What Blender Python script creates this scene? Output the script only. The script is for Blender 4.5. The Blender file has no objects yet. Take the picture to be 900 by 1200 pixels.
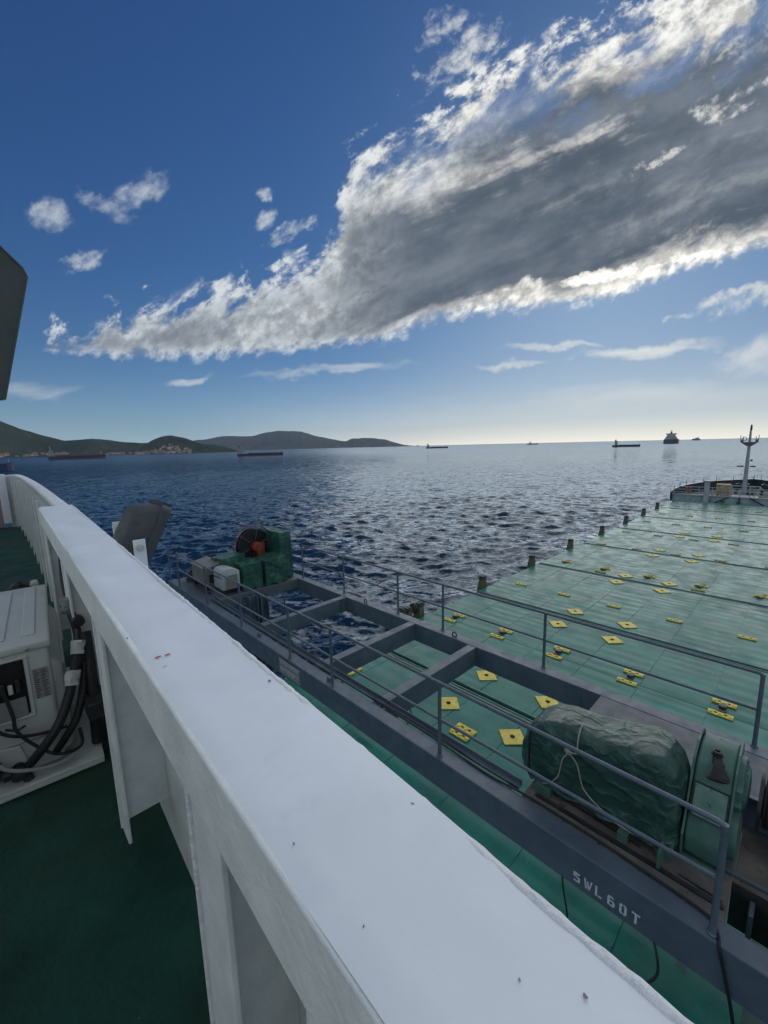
import bpy, bmesh, math, random
import numpy as np
from mathutils import Vector, Matrix
random.seed(7); rng = np.random.default_rng(11)
SC = bpy.context.scene; COL = SC.collection
R_ = math.radians
CAMZ = 12.5
# ------------------------------------------------------------------ camera
YAW, PITCH, ROLL = R_(46.1), R_(9.07), R_(1.35)
fw = Vector((-math.sin(YAW)*math.cos(PITCH), math.cos(YAW)*math.cos(PITCH), -math.sin(PITCH)))
r0 = Vector((math.cos(YAW), math.sin(YAW), 0)); u0 = r0.cross(fw)
rr = math.cos(ROLL)*r0 - math.sin(ROLL)*u0; uu = math.sin(ROLL)*r0 + math.cos(ROLL)*u0
cd = bpy.data.cameras.new('camera'); cam = bpy.data.objects.new('camera', cd); COL.objects.link(cam)
m = Matrix.Identity(4)
for i in range(3):
    m[i][0] = rr[i]; m[i][1] = uu[i]; m[i][2] = -fw[i]
m[2][3] = CAMZ
cam.matrix_world = m
cd.sensor_fit = 'HORIZONTAL'; cd.sensor_width = 36; cd.lens = 36*485/900
cd.clip_start = 0.03; cd.clip_end = 90000
SC.camera = cam
# ------------------------------------------------------------------ exposure
SC.view_settings.view_transform = 'Standard'; SC.view_settings.look = 'None'
SC.view_settings.exposure = 0.95; SC.view_settings.gamma = 1.0
SC.view_settings.use_curve_mapping = False
# ------------------------------------------------------------------ sun (behind the big cloud) and sky
SUN_AZ, SUN_EL = 19.0, 21.0           # degrees to port of the bow, elevation
sl = bpy.data.lights.new('sun', 'SUN'); sl.energy = 0.65; sl.angle = R_(70); sl.color = (1, .96, .90)
so = bpy.data.objects.new('sun', sl); COL.objects.link(so)
sd = Vector((-math.sin(R_(SUN_AZ))*math.cos(R_(SUN_EL)), math.cos(R_(SUN_AZ))*math.cos(R_(SUN_EL)), math.sin(R_(SUN_EL))))
so.rotation_euler = sd.to_track_quat('Z', 'Y').to_euler()
W = bpy.data.worlds.new('World'); SC.world = W; W.use_nodes = True
NT = W.node_tree; NT.nodes.clear()
class G:
    """small node-graph helper"""
    def __init__(s, nt): s.nt = nt
    def n(s, t, **k):
        d = s.nt.nodes.new(t)
        for a, b in k.items(): setattr(d, a, b)
        return d
    def set(s, sock, v):
        if isinstance(v, bpy.types.NodeSocket): s.nt.links.new(v, sock)
        elif v is not None: sock.default_value = v
    def m(s, op, a, b=None, c=None, clamp=False):
        d = s.n('ShaderNodeMath', operation=op, use_clamp=clamp)
        for i, v in enumerate((a, b, c)):
            if v is not None: s.set(d.inputs[i], v)
        return d.outputs[0]
    def vm(s, op, a, b=None):
        d = s.n('ShaderNodeVectorMath', operation=op); s.set(d.inputs[0], a)
        if b is not None: s.set(d.inputs[1], b)
        return d.outputs['Value'] if op in ('DOT_PRODUCT', 'LENGTH', 'DISTANCE') else d.outputs[0]
    def comb(s, x, y, z=0.0):
        d = s.n('ShaderNodeCombineXYZ')
        for i, v in enumerate((x, y, z)): s.set(d.inputs[i], v)
        return d.outputs[0]
    def noise(s, v, scale, detail=6, rough=.55, dist=0., out=0, dims='3D', lac=2.0):
        d = s.n('ShaderNodeTexNoise', noise_dimensions=dims)
        s.set(d.inputs['Vector'], v); s.set(d.inputs['Scale'], scale); s.set(d.inputs['Detail'], detail)
        s.set(d.inputs['Roughness'], rough); s.set(d.inputs['Distortion'], dist); s.set(d.inputs['Lacunarity'], lac)
        return d.outputs[out]
    def mr(s, v, a, b, c=0., d=1., smooth=True):
        x = s.n('ShaderNodeMapRange'); x.interpolation_type = 'SMOOTHSTEP' if smooth else 'LINEAR'
        for i, q in enumerate((v, a, b, c, d)): s.set(x.inputs[i], q)
        return x.outputs[0]
    def mix(s, f, a, b, mode='MIX'):
        x = s.n('ShaderNodeMix', data_type='RGBA', blend_type=mode); x.clamp_factor = True
        s.set(x.inputs[0], f); s.set(x.inputs[6], a); s.set(x.inputs[7], b)
        return x.outputs[2]
    def ramp(s, f, stops):
        x = s.n('ShaderNodeValToRGB'); e = x.color_ramp.elements
        while len(e) < len(stops): e.new(.5)
        for q, (p, c) in zip(e, stops): q.position = p; q.color = (*c, 1) if len(c) == 3 else c
        s.set(x.inputs[0], f); return x.outputs[0]
    def curve(s, f, pts):
        x = s.n('ShaderNodeFloatCurve'); c = x.mapping.curves[0]
        x.mapping.clip_min_x = 0; x.mapping.clip_max_x = 1
        while len(c.points) < len(pts): c.points.new(.5, .5)
        for q, (a, b) in zip(c.points, pts): q.location = (a, b); q.handle_type = 'VECTOR'
        x.mapping.update(); s.set(x.inputs['Value'], f); return x.outputs[0]
def rgb(r, g, b): return (r, g, b, 1)

g = G(NT)
sky = g.n('ShaderNodeTexSky', sky_type='NISHITA', sun_disc=False)
sky.sun_elevation = R_(SUN_EL); sky.sun_rotation = R_(-SUN_AZ)
sky.air_density = 1.0; sky.dust_density = 0.35; sky.ozone_density = 2.0; sky.altitude = 10
tc = g.n('ShaderNodeTexCoord'); D = tc.outputs['Generated']
CAZ = R_(46.1)                            # the quarter of the sky the clouds stand in
dF = g.vm('DOT_PRODUCT', D, (-math.sin(CAZ), math.cos(CAZ), 0)); dR = g.vm('DOT_PRODUCT', D, (math.cos(CAZ), math.sin(CAZ), 0))
sep = g.n('ShaderNodeSeparateXYZ'); g.set(sep.inputs[0], D); dZ = sep.outputs[2]
dFs = g.m('MAXIMUM', dF, .05)
u = g.m('DIVIDE', dR, dFs); v = g.m('DIVIDE', dZ, dFs)
ahead = g.m('GREATER_THAN', dF, .06)
UV = g.comb(u, v)
# streaked and puffy cloud detail, sheared along the bank (it drifts up to the right)
warp = g.noise(UV, 3.0, 3, .5, out=1)
UVw = g.vm('ADD', UV, g.vm('MULTIPLY', g.vm('SUBTRACT', warp, (.5, .5, .5)), (.10, .06, 0)))
def rot(vec, ang, sx, sy):
    d = g.n('ShaderNodeMapping'); d.inputs['Rotation'].default_value = (0, 0, ang); d.inputs['Scale'].default_value = (sx, sy, 1)
    x = g.n('ShaderNodeMapping'); x.inputs['Rotation'].default_value = (0, 0, -ang)
    g.set(x.inputs[0], vec); d.inputs['Rotation'].default_value = (0, 0, 0); g.set(d.inputs[0], x.outputs[0]); return d.outputs[0]
n_puff = g.noise(rot(UVw, R_(28), 10, 17), 1.0, 10, .68)
n_big = g.noise(rot(UVw, R_(24), 2.2, 6.5), 1.0, 5, .5)
n_fine = g.noise(rot(UVw, R_(35), 30, 42), 1.0, 6, .62)
def env(pts): return g.m('MULTIPLY', g.curve(g.m('MULTIPLY_ADD', u, .5, .5), [((a+1)/2, b/1.6) for a, b in pts]), 1.6)
lo = [(-1, .3), (-0.756, 0.235), (-0.707, 0.227), (-0.582, 0.211), (-0.385, 0.208), (-0.188, 0.217), (-0.011, 0.23), (0.107, 0.268), (0.224, 0.289), (0.379, 0.299), (0.533, 0.314), (0.646, 0.36), (0.758, 0.387), (0.87, 0.411), (1, 0.447)]
hi = [(-1, .15), (-0.80, 0.225), (-0.76, 0.245), (-0.70, 0.272), (-0.62, 0.312), (-0.531, 0.335), (-0.373, 0.372), (-0.254, 0.392), (-0.148, 0.421), (-0.094, 0.486), (-0.076, 0.565), (-0.055, 0.619), (0.019, 0.65), (0.11, 0.683), (0.165, 0.729), (0.197, 0.763), (0.289, 0.795), (0.359, 0.815), (0.464, 0.849), (0.566, 0.889), (0.795, 1.014), (1, 1.14)]
lo_c, hi_c = env(lo), env(hi)
t_lo = g.m('SUBTRACT', v, lo_c); t_hi = g.m('SUBTRACT', hi_c, v)
edge = g.m('SMOOTH_MIN', g.m('MULTIPLY', t_lo, 2.2), t_hi, .03)
edge_c = g.m('SMOOTH_MIN', g.m('MULTIPLY', t_lo, g.mr(u, .12, .40, 4.6, 3.0)), t_hi, .03)
tt = g.m('DIVIDE', t_lo, g.m('MAXIMUM', g.m('SUBTRACT', hi_c, lo_c), .02))       # 0 at the base, 1 at the top of the bank
pn = g.m('SUBTRACT', n_puff, .5)
lfu = g.mr(u, .2, .8)
fn = g.m('SUBTRACT', n_fine, .5)
amp = g.m('MULTIPLY_ADD', g.mr(tt, .2, .9), .30, .16)
edge_n = g.m('ADD', g.m('ADD', edge, -.012), g.m('ADD', g.m('MULTIPLY', pn, amp), g.m('MULTIPLY', fn, .13)))
n_hole = g.noise(rot(UVw, R_(38), 5, 12), 1.0, 6, .6)
hole = g.m('MULTIPLY', g.mr(n_hole, .47, .60), g.mr(g.m('ADD', tt, g.m('MULTIPLY', lfu, .12)), .60, .92))
a_main = g.m('MULTIPLY', g.mr(edge_n, -.025, .05), g.m('SUBTRACT', 1, g.m('MULTIPLY', hole, .92)))
# depth of cloud: the heart of the bank is dark, its ragged rim lets the light through
core = g.m('ADD', g.m('ADD', edge_c, g.m('MULTIPLY', pn, .30)), g.m('MULTIPLY', g.m('SUBTRACT', n_big, .5), .34))
t_core = g.mr(core, .07, .19)
lf = g.mr(u, -.28, .10)                              # the thin western end stays pale, with a grey underside
under = g.m('MULTIPLY', g.m('MULTIPLY', g.mr(tt, .02, .30), g.m('SUBTRACT', 1, g.mr(tt, .42, .85))), g.mr(g.m('ADD', n_big, g.m('MULTIPLY', pn, .9)), .38, .60))
pnf = g.m('ADD', pn, g.m('MULTIPLY', fn, .8))
w2 = g.noise(UV, 7.5, 4, .6, out=1)
UV2 = g.vm('ADD', UV, g.vm('MULTIPLY', g.vm('SUBTRACT', w2, (.5, .5, .5)), (.14, .09, 0)))
sw = g.n('ShaderNodeSeparateXYZ'); g.set(sw.inputs[0], UV2); uw_, vw_ = sw.outputs[0], sw.outputs[1]
def blob(u_, v_, lu, lv, w, k=.5, soft=(.25, .9), nz=None):
    """one small cloud: a ragged ellipse about (u_, v_), half-axis (lu, lv), half-width w"""
    L = math.hypot(lu, lv); ca, sa = lu/L, lv/L
    du = g.m('SUBTRACT', uw_, u_); dv = g.m('SUBTRACT', vw_, v_)
    a = g.m('ADD', g.m('MULTIPLY', du, ca/L), g.m('MULTIPLY', dv, sa/L))
    b = g.m('ADD', g.m('MULTIPLY', du, -sa/w), g.m('MULTIPLY', dv, ca/w))
    q = g.m('SUBTRACT', 1, g.m('ADD', g.m('MULTIPLY', a, a), g.m('MULTIPLY', b, b)))
    q = g.m('ADD', q, g.m('MULTIPLY', nz if nz else pnf, k*4))
    return g.mr(q, *soft)
def mx(*l):
    o = l[0]
    for x in l[1:]: o = g.m('MAXIMUM', o, x)
    return o
gaps = mx(blob(.60, .60, .07, .03, .018, .9, (.3, 1.5)), blob(.76, .70, .10, .05, .03, .9, (.3, 1.6)), blob(.50, .368, .13, .03, .020, .5), blob(.30, .335, .14, .02, .020, .7, (.2, 1.2)), blob(.80, .90, .26, .14, .11, .8, (.2, 1.6)))
ps = (.15, 1.75)
puffs = mx(blob(-.72, .52, .06, .0, .04, .55, ps), blob(-.585, .54, .08, -.03, .022, .55, ps), blob(-.53, .56, .075, .03, .032, .55, ps), blob(-.655, .432, .07, .01, .028, .8, ps),
           blob(-.235, .505, .035, .02, .026, .9, ps), blob(-.19, .475, .07, .035, .018, .9, ps), blob(-.24, .555, .025, .0, .016, .8, ps),
           blob(.36, 1.0, .16, .05, .04, .8, ps), blob(.13, .84, .05, .05, .03, .9, ps), blob(.20, .80, .09, .07, .06, 1.0, ps), blob(.78, .315, .12, .04, .016, .7, ps), blob(.70, .29, .06, .02, .012, .8, ps), blob(.9, .335, .18, .06, .03, .75, ps), blob(.65, .355, .05, .01, .008, .8, ps))
n_str = g.noise(rot(UVw, R_(6), 3.5, 40), 1.0, 5, .55)
sn = g.m('SUBTRACT', n_str, .5)
str_ = mx(blob(-.13, .175, .26, .02, .016, .45, (.2, 1.5), sn), blob(.30, .178, .10, .0, .012, .4, (.2, 1.4), sn), blob(.40, .215, .16, .0, .012, .4, (.2, 1.4), sn), blob(.62, .205, .25, .02, .022, .45, (.2, 1.4), sn), blob(-.44, .165, .09, .01, .014, .5, (.3, 1.5), sn),
          blob(-.82, .14, .14, .01, .03, .4, (.2, 1.9), sn), blob(.92, .2, .2, .05, .06, .5, (.2, 1.5), pn), blob(.7, .1, .5, .02, .05, .35, (.1, 2.0), sn))
# light in the clouds: brighter towards the sun behind them
sdot = g.vm('DOT_PRODUCT', D, tuple(sd))
glow = g.m('POWER', g.m('MAXIMUM', sdot, 0), 14)
rim = g.mix(glow, rgb(3.2, 3.45, 3.65), rgb(5.8, 5.6, 5.1))
n_lay = g.noise(rot(UVw, R_(20), 1.3, 9), 1.0, 6, .55)
heart = g.mix(g.mr(g.m('ADD', g.m('MULTIPLY', n_lay, .65), g.m('MULTIPLY', n_puff, .35)), .36, .66), rgb(.36, .49, .68), rgb(.92, 1.09, 1.33))
n_l2 = g.noise(rot(UVw, R_(19), 1.7, 12), 1.0, 7, .6)
t_core = g.m('MULTIPLY', t_core, g.m('SUBTRACT', 1, g.m('MULTIPLY', g.mr(g.m('ADD', n_l2, g.m('MULTIPLY', pn, .35)), .53, .68), g.mr(core, .16, .36, .60, .10))))
dark = g.m('MULTIPLY', t_core, g.m('SUBTRACT', 1, g.m('MULTIPLY', gaps, .85)))
dark = g.m('MULTIPLY', dark, g.m('MULTIPLY_ADD', lf, .62, .36))
dark = g.m('MAXIMUM', dark, g.m('MULTIPLY', under, g.m('MULTIPLY_ADD', lf, -.25, .80)))
tex = g.m('MULTIPLY', g.mr(g.m('ADD', n_puff, g.m('MULTIPLY', fn, .8)), .34, .64, .55, 1.10), 1.0)
rim = g.mix(1.0, rim, g.comb(tex, tex, tex), 'MULTIPLY')
ccol = g.mix(dark, rim, heart)
ccol = g.mix(mx(blob(.50, .362, .10, .03, .016, .5), blob(.66, .385, .12, .035, .010, .6, (.2, 1.3)), blob(.28, .318, .10, .015, .010, .6, (.2, 1.3))), ccol, rgb(6.6, 6.4, 5.8))
# exposed for the bright sky: compress its range the way the phone did, with the phone's deep blue
sx = g.n('ShaderNodeSeparateXYZ'); g.set(sx.inputs[0], sky.outputs[0])
def comp(x, k): return g.m('DIVIDE', x, g.m('ADD', 1, g.m('DIVIDE', x, k)))
cc = [comp(sx.outputs[i], 6.0) for i in range(3)]
deep = g.comb(*[g.m('MULTIPLY', g.m('POWER', g.m('MULTIPLY', c, .1), p), 10*a) for c, p, a in zip(cc, (1.54, 1.47, 1.40), (.40, .66, 1.02))])
pale = g.comb(g.m('MULTIPLY', cc[0], .62), g.m('MULTIPLY', cc[1], .70), g.m('MULTIPLY', cc[2], .78))
hzl = g.m('POWER', g.m('SUBTRACT', 1, g.m('ABSOLUTE', dZ)), 20)
toward = g.mr(sdot, .80, 1.03)
low = g.m('POWER', g.m('SUBTRACT', 1, g.m('ABSOLUTE', dZ)), 7)
skyt = g.mix(g.m('MULTIPLY', toward, g.m('MULTIPLY_ADD', low, .8, .12)), g.vm('MULTIPLY', deep, g.comb(*[g.m('MULTIPLY_ADD', low, q_, 1.0) for q_ in (.62, .50, .34)])), pale)
skyt = g.mix(g.m('MULTIPLY', hzl, .8), skyt, g.mix(g.mr(sdot, .55, .97), rgb(2.7, 3.7, 4.1), rgb(8.2, 7.5, 6.1)))
pc = g.mix(glow, rgb(3.1, 3.4, 3.6), rgb(5.4, 5.2, 4.6))
c1 = g.mix(g.m('MULTIPLY', str_, .8), skyt, pc)
c1 = g.mix(g.m('MULTIPLY', puffs, .9), c1, pc)
c1 = g.mix(g.m('MULTIPLY', a_main, ahead), c1, ccol)
# unseen broken bright cloud added overhead and behind, to lift the ambient light
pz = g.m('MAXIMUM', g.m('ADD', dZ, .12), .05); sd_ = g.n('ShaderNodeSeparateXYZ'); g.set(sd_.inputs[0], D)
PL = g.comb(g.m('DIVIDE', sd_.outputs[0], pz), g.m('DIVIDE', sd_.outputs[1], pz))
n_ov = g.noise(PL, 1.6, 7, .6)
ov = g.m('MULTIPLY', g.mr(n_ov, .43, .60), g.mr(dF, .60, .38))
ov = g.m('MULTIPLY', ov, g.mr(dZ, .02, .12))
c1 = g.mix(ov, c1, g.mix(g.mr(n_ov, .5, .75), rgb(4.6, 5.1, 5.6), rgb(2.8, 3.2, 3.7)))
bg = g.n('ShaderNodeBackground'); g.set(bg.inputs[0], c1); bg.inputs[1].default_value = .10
wo = g.n('ShaderNodeOutputWorld'); NT.links.new(bg.outputs[0], wo.inputs[0])
try: W.cycles.sampling_method = 'MANUAL'; W.cycles.sample_map_resolution = 512
except Exception: pass
SC.cycles.max_bounces = 6; SC.cycles.diffuse_bounces = 3; SC.cycles.glossy_bounces = 3; SC.cycles.transparent_max_bounces = 6
# ------------------------------------------------------------------ materials
def mat(name, base, rough=.5, metal=0., crumple=0., bump=0., bscale=20., var=.0, vscale=3., wear=None, spec=.5, coat=0., rv=.1, hue=None, streak=None):
    """painted / plain surface: base colour with blotchy variation, wear patches and fine bump"""
    M = bpy.data.materials.new(name); M.use_nodes = True; n = G(M.node_tree)
    b = M.node_tree.nodes['Principled BSDF']; P = n.n('ShaderNodeTexCoord').outputs['Object']
    geo = n.n('ShaderNodeNewGeometry').outputs['Position']
    col = rgb(*base)
    if var:
        f = n.noise(geo, vscale, 6, .6)
        col = n.mix(n.mr(f, .3, .7), rgb(*[c*(1-var) for c in base]), rgb(*[min(1, c*(1+var)) for c in base]))
    if hue:
        col = n.mix(n.mr(n.noise(geo, vscale*.37, 4, .5), .45, .7), col, rgb(*hue))
    if wear:                                  # (colour, scale, threshold)
        f = n.noise(geo, wear[1], 8, .7); k = n.mr(f, wear[2], wear[2]+.05)
        col = n.mix(k, col, rgb(*wear[0]))
    if streak:
        sc = n.vm('MULTIPLY', geo, (streak[1], streak[1], streak[1]*.12)); k = n.mr(n.noise(sc, 1, 5, .6), streak[2], streak[2]+.12)
        col = n.mix(k, col, rgb(*streak[0]))
    b.inputs['Metallic'].default_value = metal; b.inputs['Specular IOR Level'].default_value = spec
    rf = n.mr(n.noise(geo, vscale*1.7, 5, .6), .3, .7, max(.05, rough-rv), min(1, rough+rv)); n.set(b.inputs['Roughness'], rf)
    if coat: b.inputs['Coat Weight'].default_value = coat
    if crumple:
        wp = n.vm('ADD', geo, n.vm('MULTIPLY', n.vm('SUBTRACT', n.noise(geo, 3, 3, .5, out=1), (.5, .5, .5)), (.35, .35, .35)))
        hs = None
        for sc_, w_, st in ((2.0, 1.0, (1, .45, 1.3)), (3.4, .55, (.5, 1.2, .8)), (9., .05, (1, 1, 1))):
            mp = n.n('ShaderNodeMapping'); mp.inputs['Rotation'].default_value = (.5*sc_, .7, .35*sc_); mp.inputs['Scale'].default_value = st; n.set(mp.inputs[0], wp)
            rg = n.m('SUBTRACT', 1, n.m('ABSOLUTE', n.m('MULTIPLY_ADD', n.noise(mp.outputs[0], sc_, 2, .5), 2, -1)))
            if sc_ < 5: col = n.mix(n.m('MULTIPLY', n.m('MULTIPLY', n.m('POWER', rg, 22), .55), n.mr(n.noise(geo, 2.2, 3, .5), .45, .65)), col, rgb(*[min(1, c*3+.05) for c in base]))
            q = n.m('MULTIPLY', n.m('POWER', rg, 5), w_*.12); hs = q if hs is None else n.m('ADD', hs, q)
        bn = n.n('ShaderNodeBump'); bn.inputs['Strength'].default_value = 1.0; bn.inputs['Distance'].default_value = crumple
        n.set(bn.inputs['Height'], hs); M.node_tree.links.new(bn.outputs[0], b.inputs['Normal'])
    elif bump:
        bn = n.n('ShaderNodeBump'); bn.inputs['Strength'].default_value = bump; bn.inputs['Distance'].default_value = .01
        n.set(bn.inputs['Height'], n.noise(geo, bscale, 6, .6)); M.node_tree.links.new(bn.outputs[0], b.inputs['Normal'])
    n.set(b.inputs['Base Color'], col)
    return M
# ------------------------------------------------------------------ tagging and mesh helpers
def tag(o, label=None, cat=None, group=None, kind=None):
    if label: o['label'] = label
    if cat: o['category'] = cat
    if group: o['group'] = group
    if kind: o['kind'] = kind
    return o
def empty(name, loc, label=None, cat=None, group=None, rz=0.):
    o = bpy.data.objects.new(name, None); COL.objects.link(o); o.location = loc; o.rotation_euler = (0, 0, rz)
    o.empty_display_size = .2
    return tag(o, label, cat, group)
def np_mesh(name, co, quads, material=None, smooth=True):
    me = bpy.data.meshes.new(name); co = np.asarray(co, np.float32); quads = np.asarray(quads, np.int32)
    me.vertices.add(len(co)); me.vertices.foreach_set('co', co.ravel())
    k = quads.shape[1]
    me.loops.add(quads.size); me.loops.foreach_set('vertex_index', quads.ravel())
    me.polygons.add(len(quads)); me.polygons.foreach_set('loop_start', np.arange(0, quads.size, k, dtype=np.int32))
    me.polygons.foreach_set('loop_total', np.full(len(quads), k, np.int32))
    me.update(calc_edges=True); me.validate()
    if smooth: me.polygons.foreach_set('use_smooth', np.ones(len(me.polygons), bool))
    if material: me.materials.append(material)
    return me
def grid_quads(nr, nc):
    i = np.arange(nr-1)[:, None]*nc + np.arange(nc-1)[None, :]
    return np.stack([i, i+1, i+nc+1, i+nc], -1).reshape(-1, 4)
def mobj(name, me, parent=None):
    o = bpy.data.objects.new(name, me); COL.objects.link(o)
    if parent: o.parent = parent
    return o
# ------------------------------------------------------------------ sea
def build_sea():
    NR, NA = 960, 860
    r = 7.0*np.exp(np.linspace(0, math.log(9000/7.0), NR))
    a1 = np.radians(np.linspace(-14, 104, NA)); a2 = np.radians(np.linspace(104, 346, 62))[1:]
    az = np.concatenate([a1, a2])
    rr_, aa = np.meshgrid(r, az, indexing='ij')
    X = -np.sin(aa)*rr_; Y = np.cos(aa)*rr_; Z = np.zeros_like(X); DX = np.zeros_like(X); DY = np.zeros_like(X)
    sp = np.maximum(rr_*math.log(9000/7.0)/NR, rr_*np.radians(118)/NA)
    nw = 96; main = R_(130)
    lam = np.exp(np.linspace(math.log(.55), math.log(5.2), nw))
    for L in lam:
        th = main + rng.normal(0, .62); ph = rng.uniform(0, 2*math.pi); k = 2*math.pi/L
        slope = .04*(1.0 if L < 3.2 else (3.2/L)**1.2)*rng.uniform(.5, 1.4)
        A = slope/k
        att = np.clip((L/sp-1.5)/2.0, 0, 1)
        # gusty patches: amplitude drifts over tens of metres
        p = k*(X*math.cos(th)+Y*math.sin(th))+ph
        Z += A*np.cos(p)*att; s = -np.sin(p)*A*att*1.0
        DX += s*math.cos(th); DY += s*math.sin(th)
    Z *= 1+.35*np.sin(X*.045+Y*.031+1.0)*np.sin(X*.021-Y*.052)
    Z[rr_ > 8500] = 0
    co = np.stack([X+DX, Y+DY, Z], -1).reshape(-1, 3)
    nc = len(az); q = grid_quads(NR, nc)
    i = np.arange(NR-1)*nc; close = np.stack([i+nc-1, i, i+nc, i+2*nc-1], -1)
    q = np.concatenate([q, close]); q = q[:, ::-1]
    M = bpy.data.materials.new('sea_water'); M.use_nodes = True; n = G(M.node_tree); b = M.node_tree.nodes['Principled BSDF']
    geo = n.n('ShaderNodeNewGeometry').outputs['Position']
    # a wind-roughened sea mirrors far less at grazing angles than flat water, so the Fresnel term is capped
    b.inputs['Base Color'].default_value = rgb(.0045, .021, .048); b.inputs['Roughness'].default_value = .6; b.inputs['Specular IOR Level'].default_value = 0
    gl = n.n('ShaderNodeBsdfGlossy'); gl.inputs['Color'].default_value = rgb(.80, .91, 1.0); n.set(gl.inputs['Roughness'], n.mr(n.vm('LENGTH', geo), 80, 1200, .035, .24)); fr = n.n('ShaderNodeFresnel'); fr.inputs['IOR'].default_value = 1.33
    sm_ = n.n('ShaderNodeMixShader'); fc = n.m('MINIMUM', n.m('MULTIPLY', fr.outputs[0], .85), .34); n.set(sm_.inputs[0], fc)
    M.node_tree.links.new(b.outputs[0], sm_.inputs[1]); M.node_tree.links.new(gl.outputs[0], sm_.inputs[2]); M.node_tree.links.new(sm_.outputs[0], M.node_tree.nodes['Material Output'].inputs['Surface'])
    geo = n.n('ShaderNodeNewGeometry').outputs['Position']
    rm = n.n('ShaderNodeMapping'); rm.inputs['Rotation'].default_value = (0, 0, -R_(130)); n.set(rm.inputs[0], geo); ps = n.vm('MULTIPLY', rm.outputs[0], (1.0, .5, 1))
    nrm = n.n('ShaderNodeNewGeometry').outputs['Normal']
    def sl_(scale, amp, det): return n.vm('MULTIPLY', n.vm('SUBTRACT', n.noise(ps, scale, det, .6, out=1, dims='2D'), (.5, .5, .5)), (amp, amp, 0))
    tot = n.vm('ADD', n.vm('ADD', n.vm('ADD', sl_(.10, .42, 3), sl_(.42, .90, 5)), sl_(1.7, .78, 4)), sl_(6, .50, 3))
    rb = n.n('ShaderNodeVectorRotate', rotation_type='Z_AXIS'); rb.inputs['Angle'].default_value = R_(130); n.set(rb.inputs['Vector'], tot)
    nv = n.vm('NORMALIZE', n.vm('ADD', nrm, rb.outputs[0]))
    for q_ in (b, gl, fr): M.node_tree.links.new(nv, q_.inputs['Normal'])
    o = mobj('sea', np_mesh('sea', co, q, M)); tag(o, kind='structure'); return o
build_sea()
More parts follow.
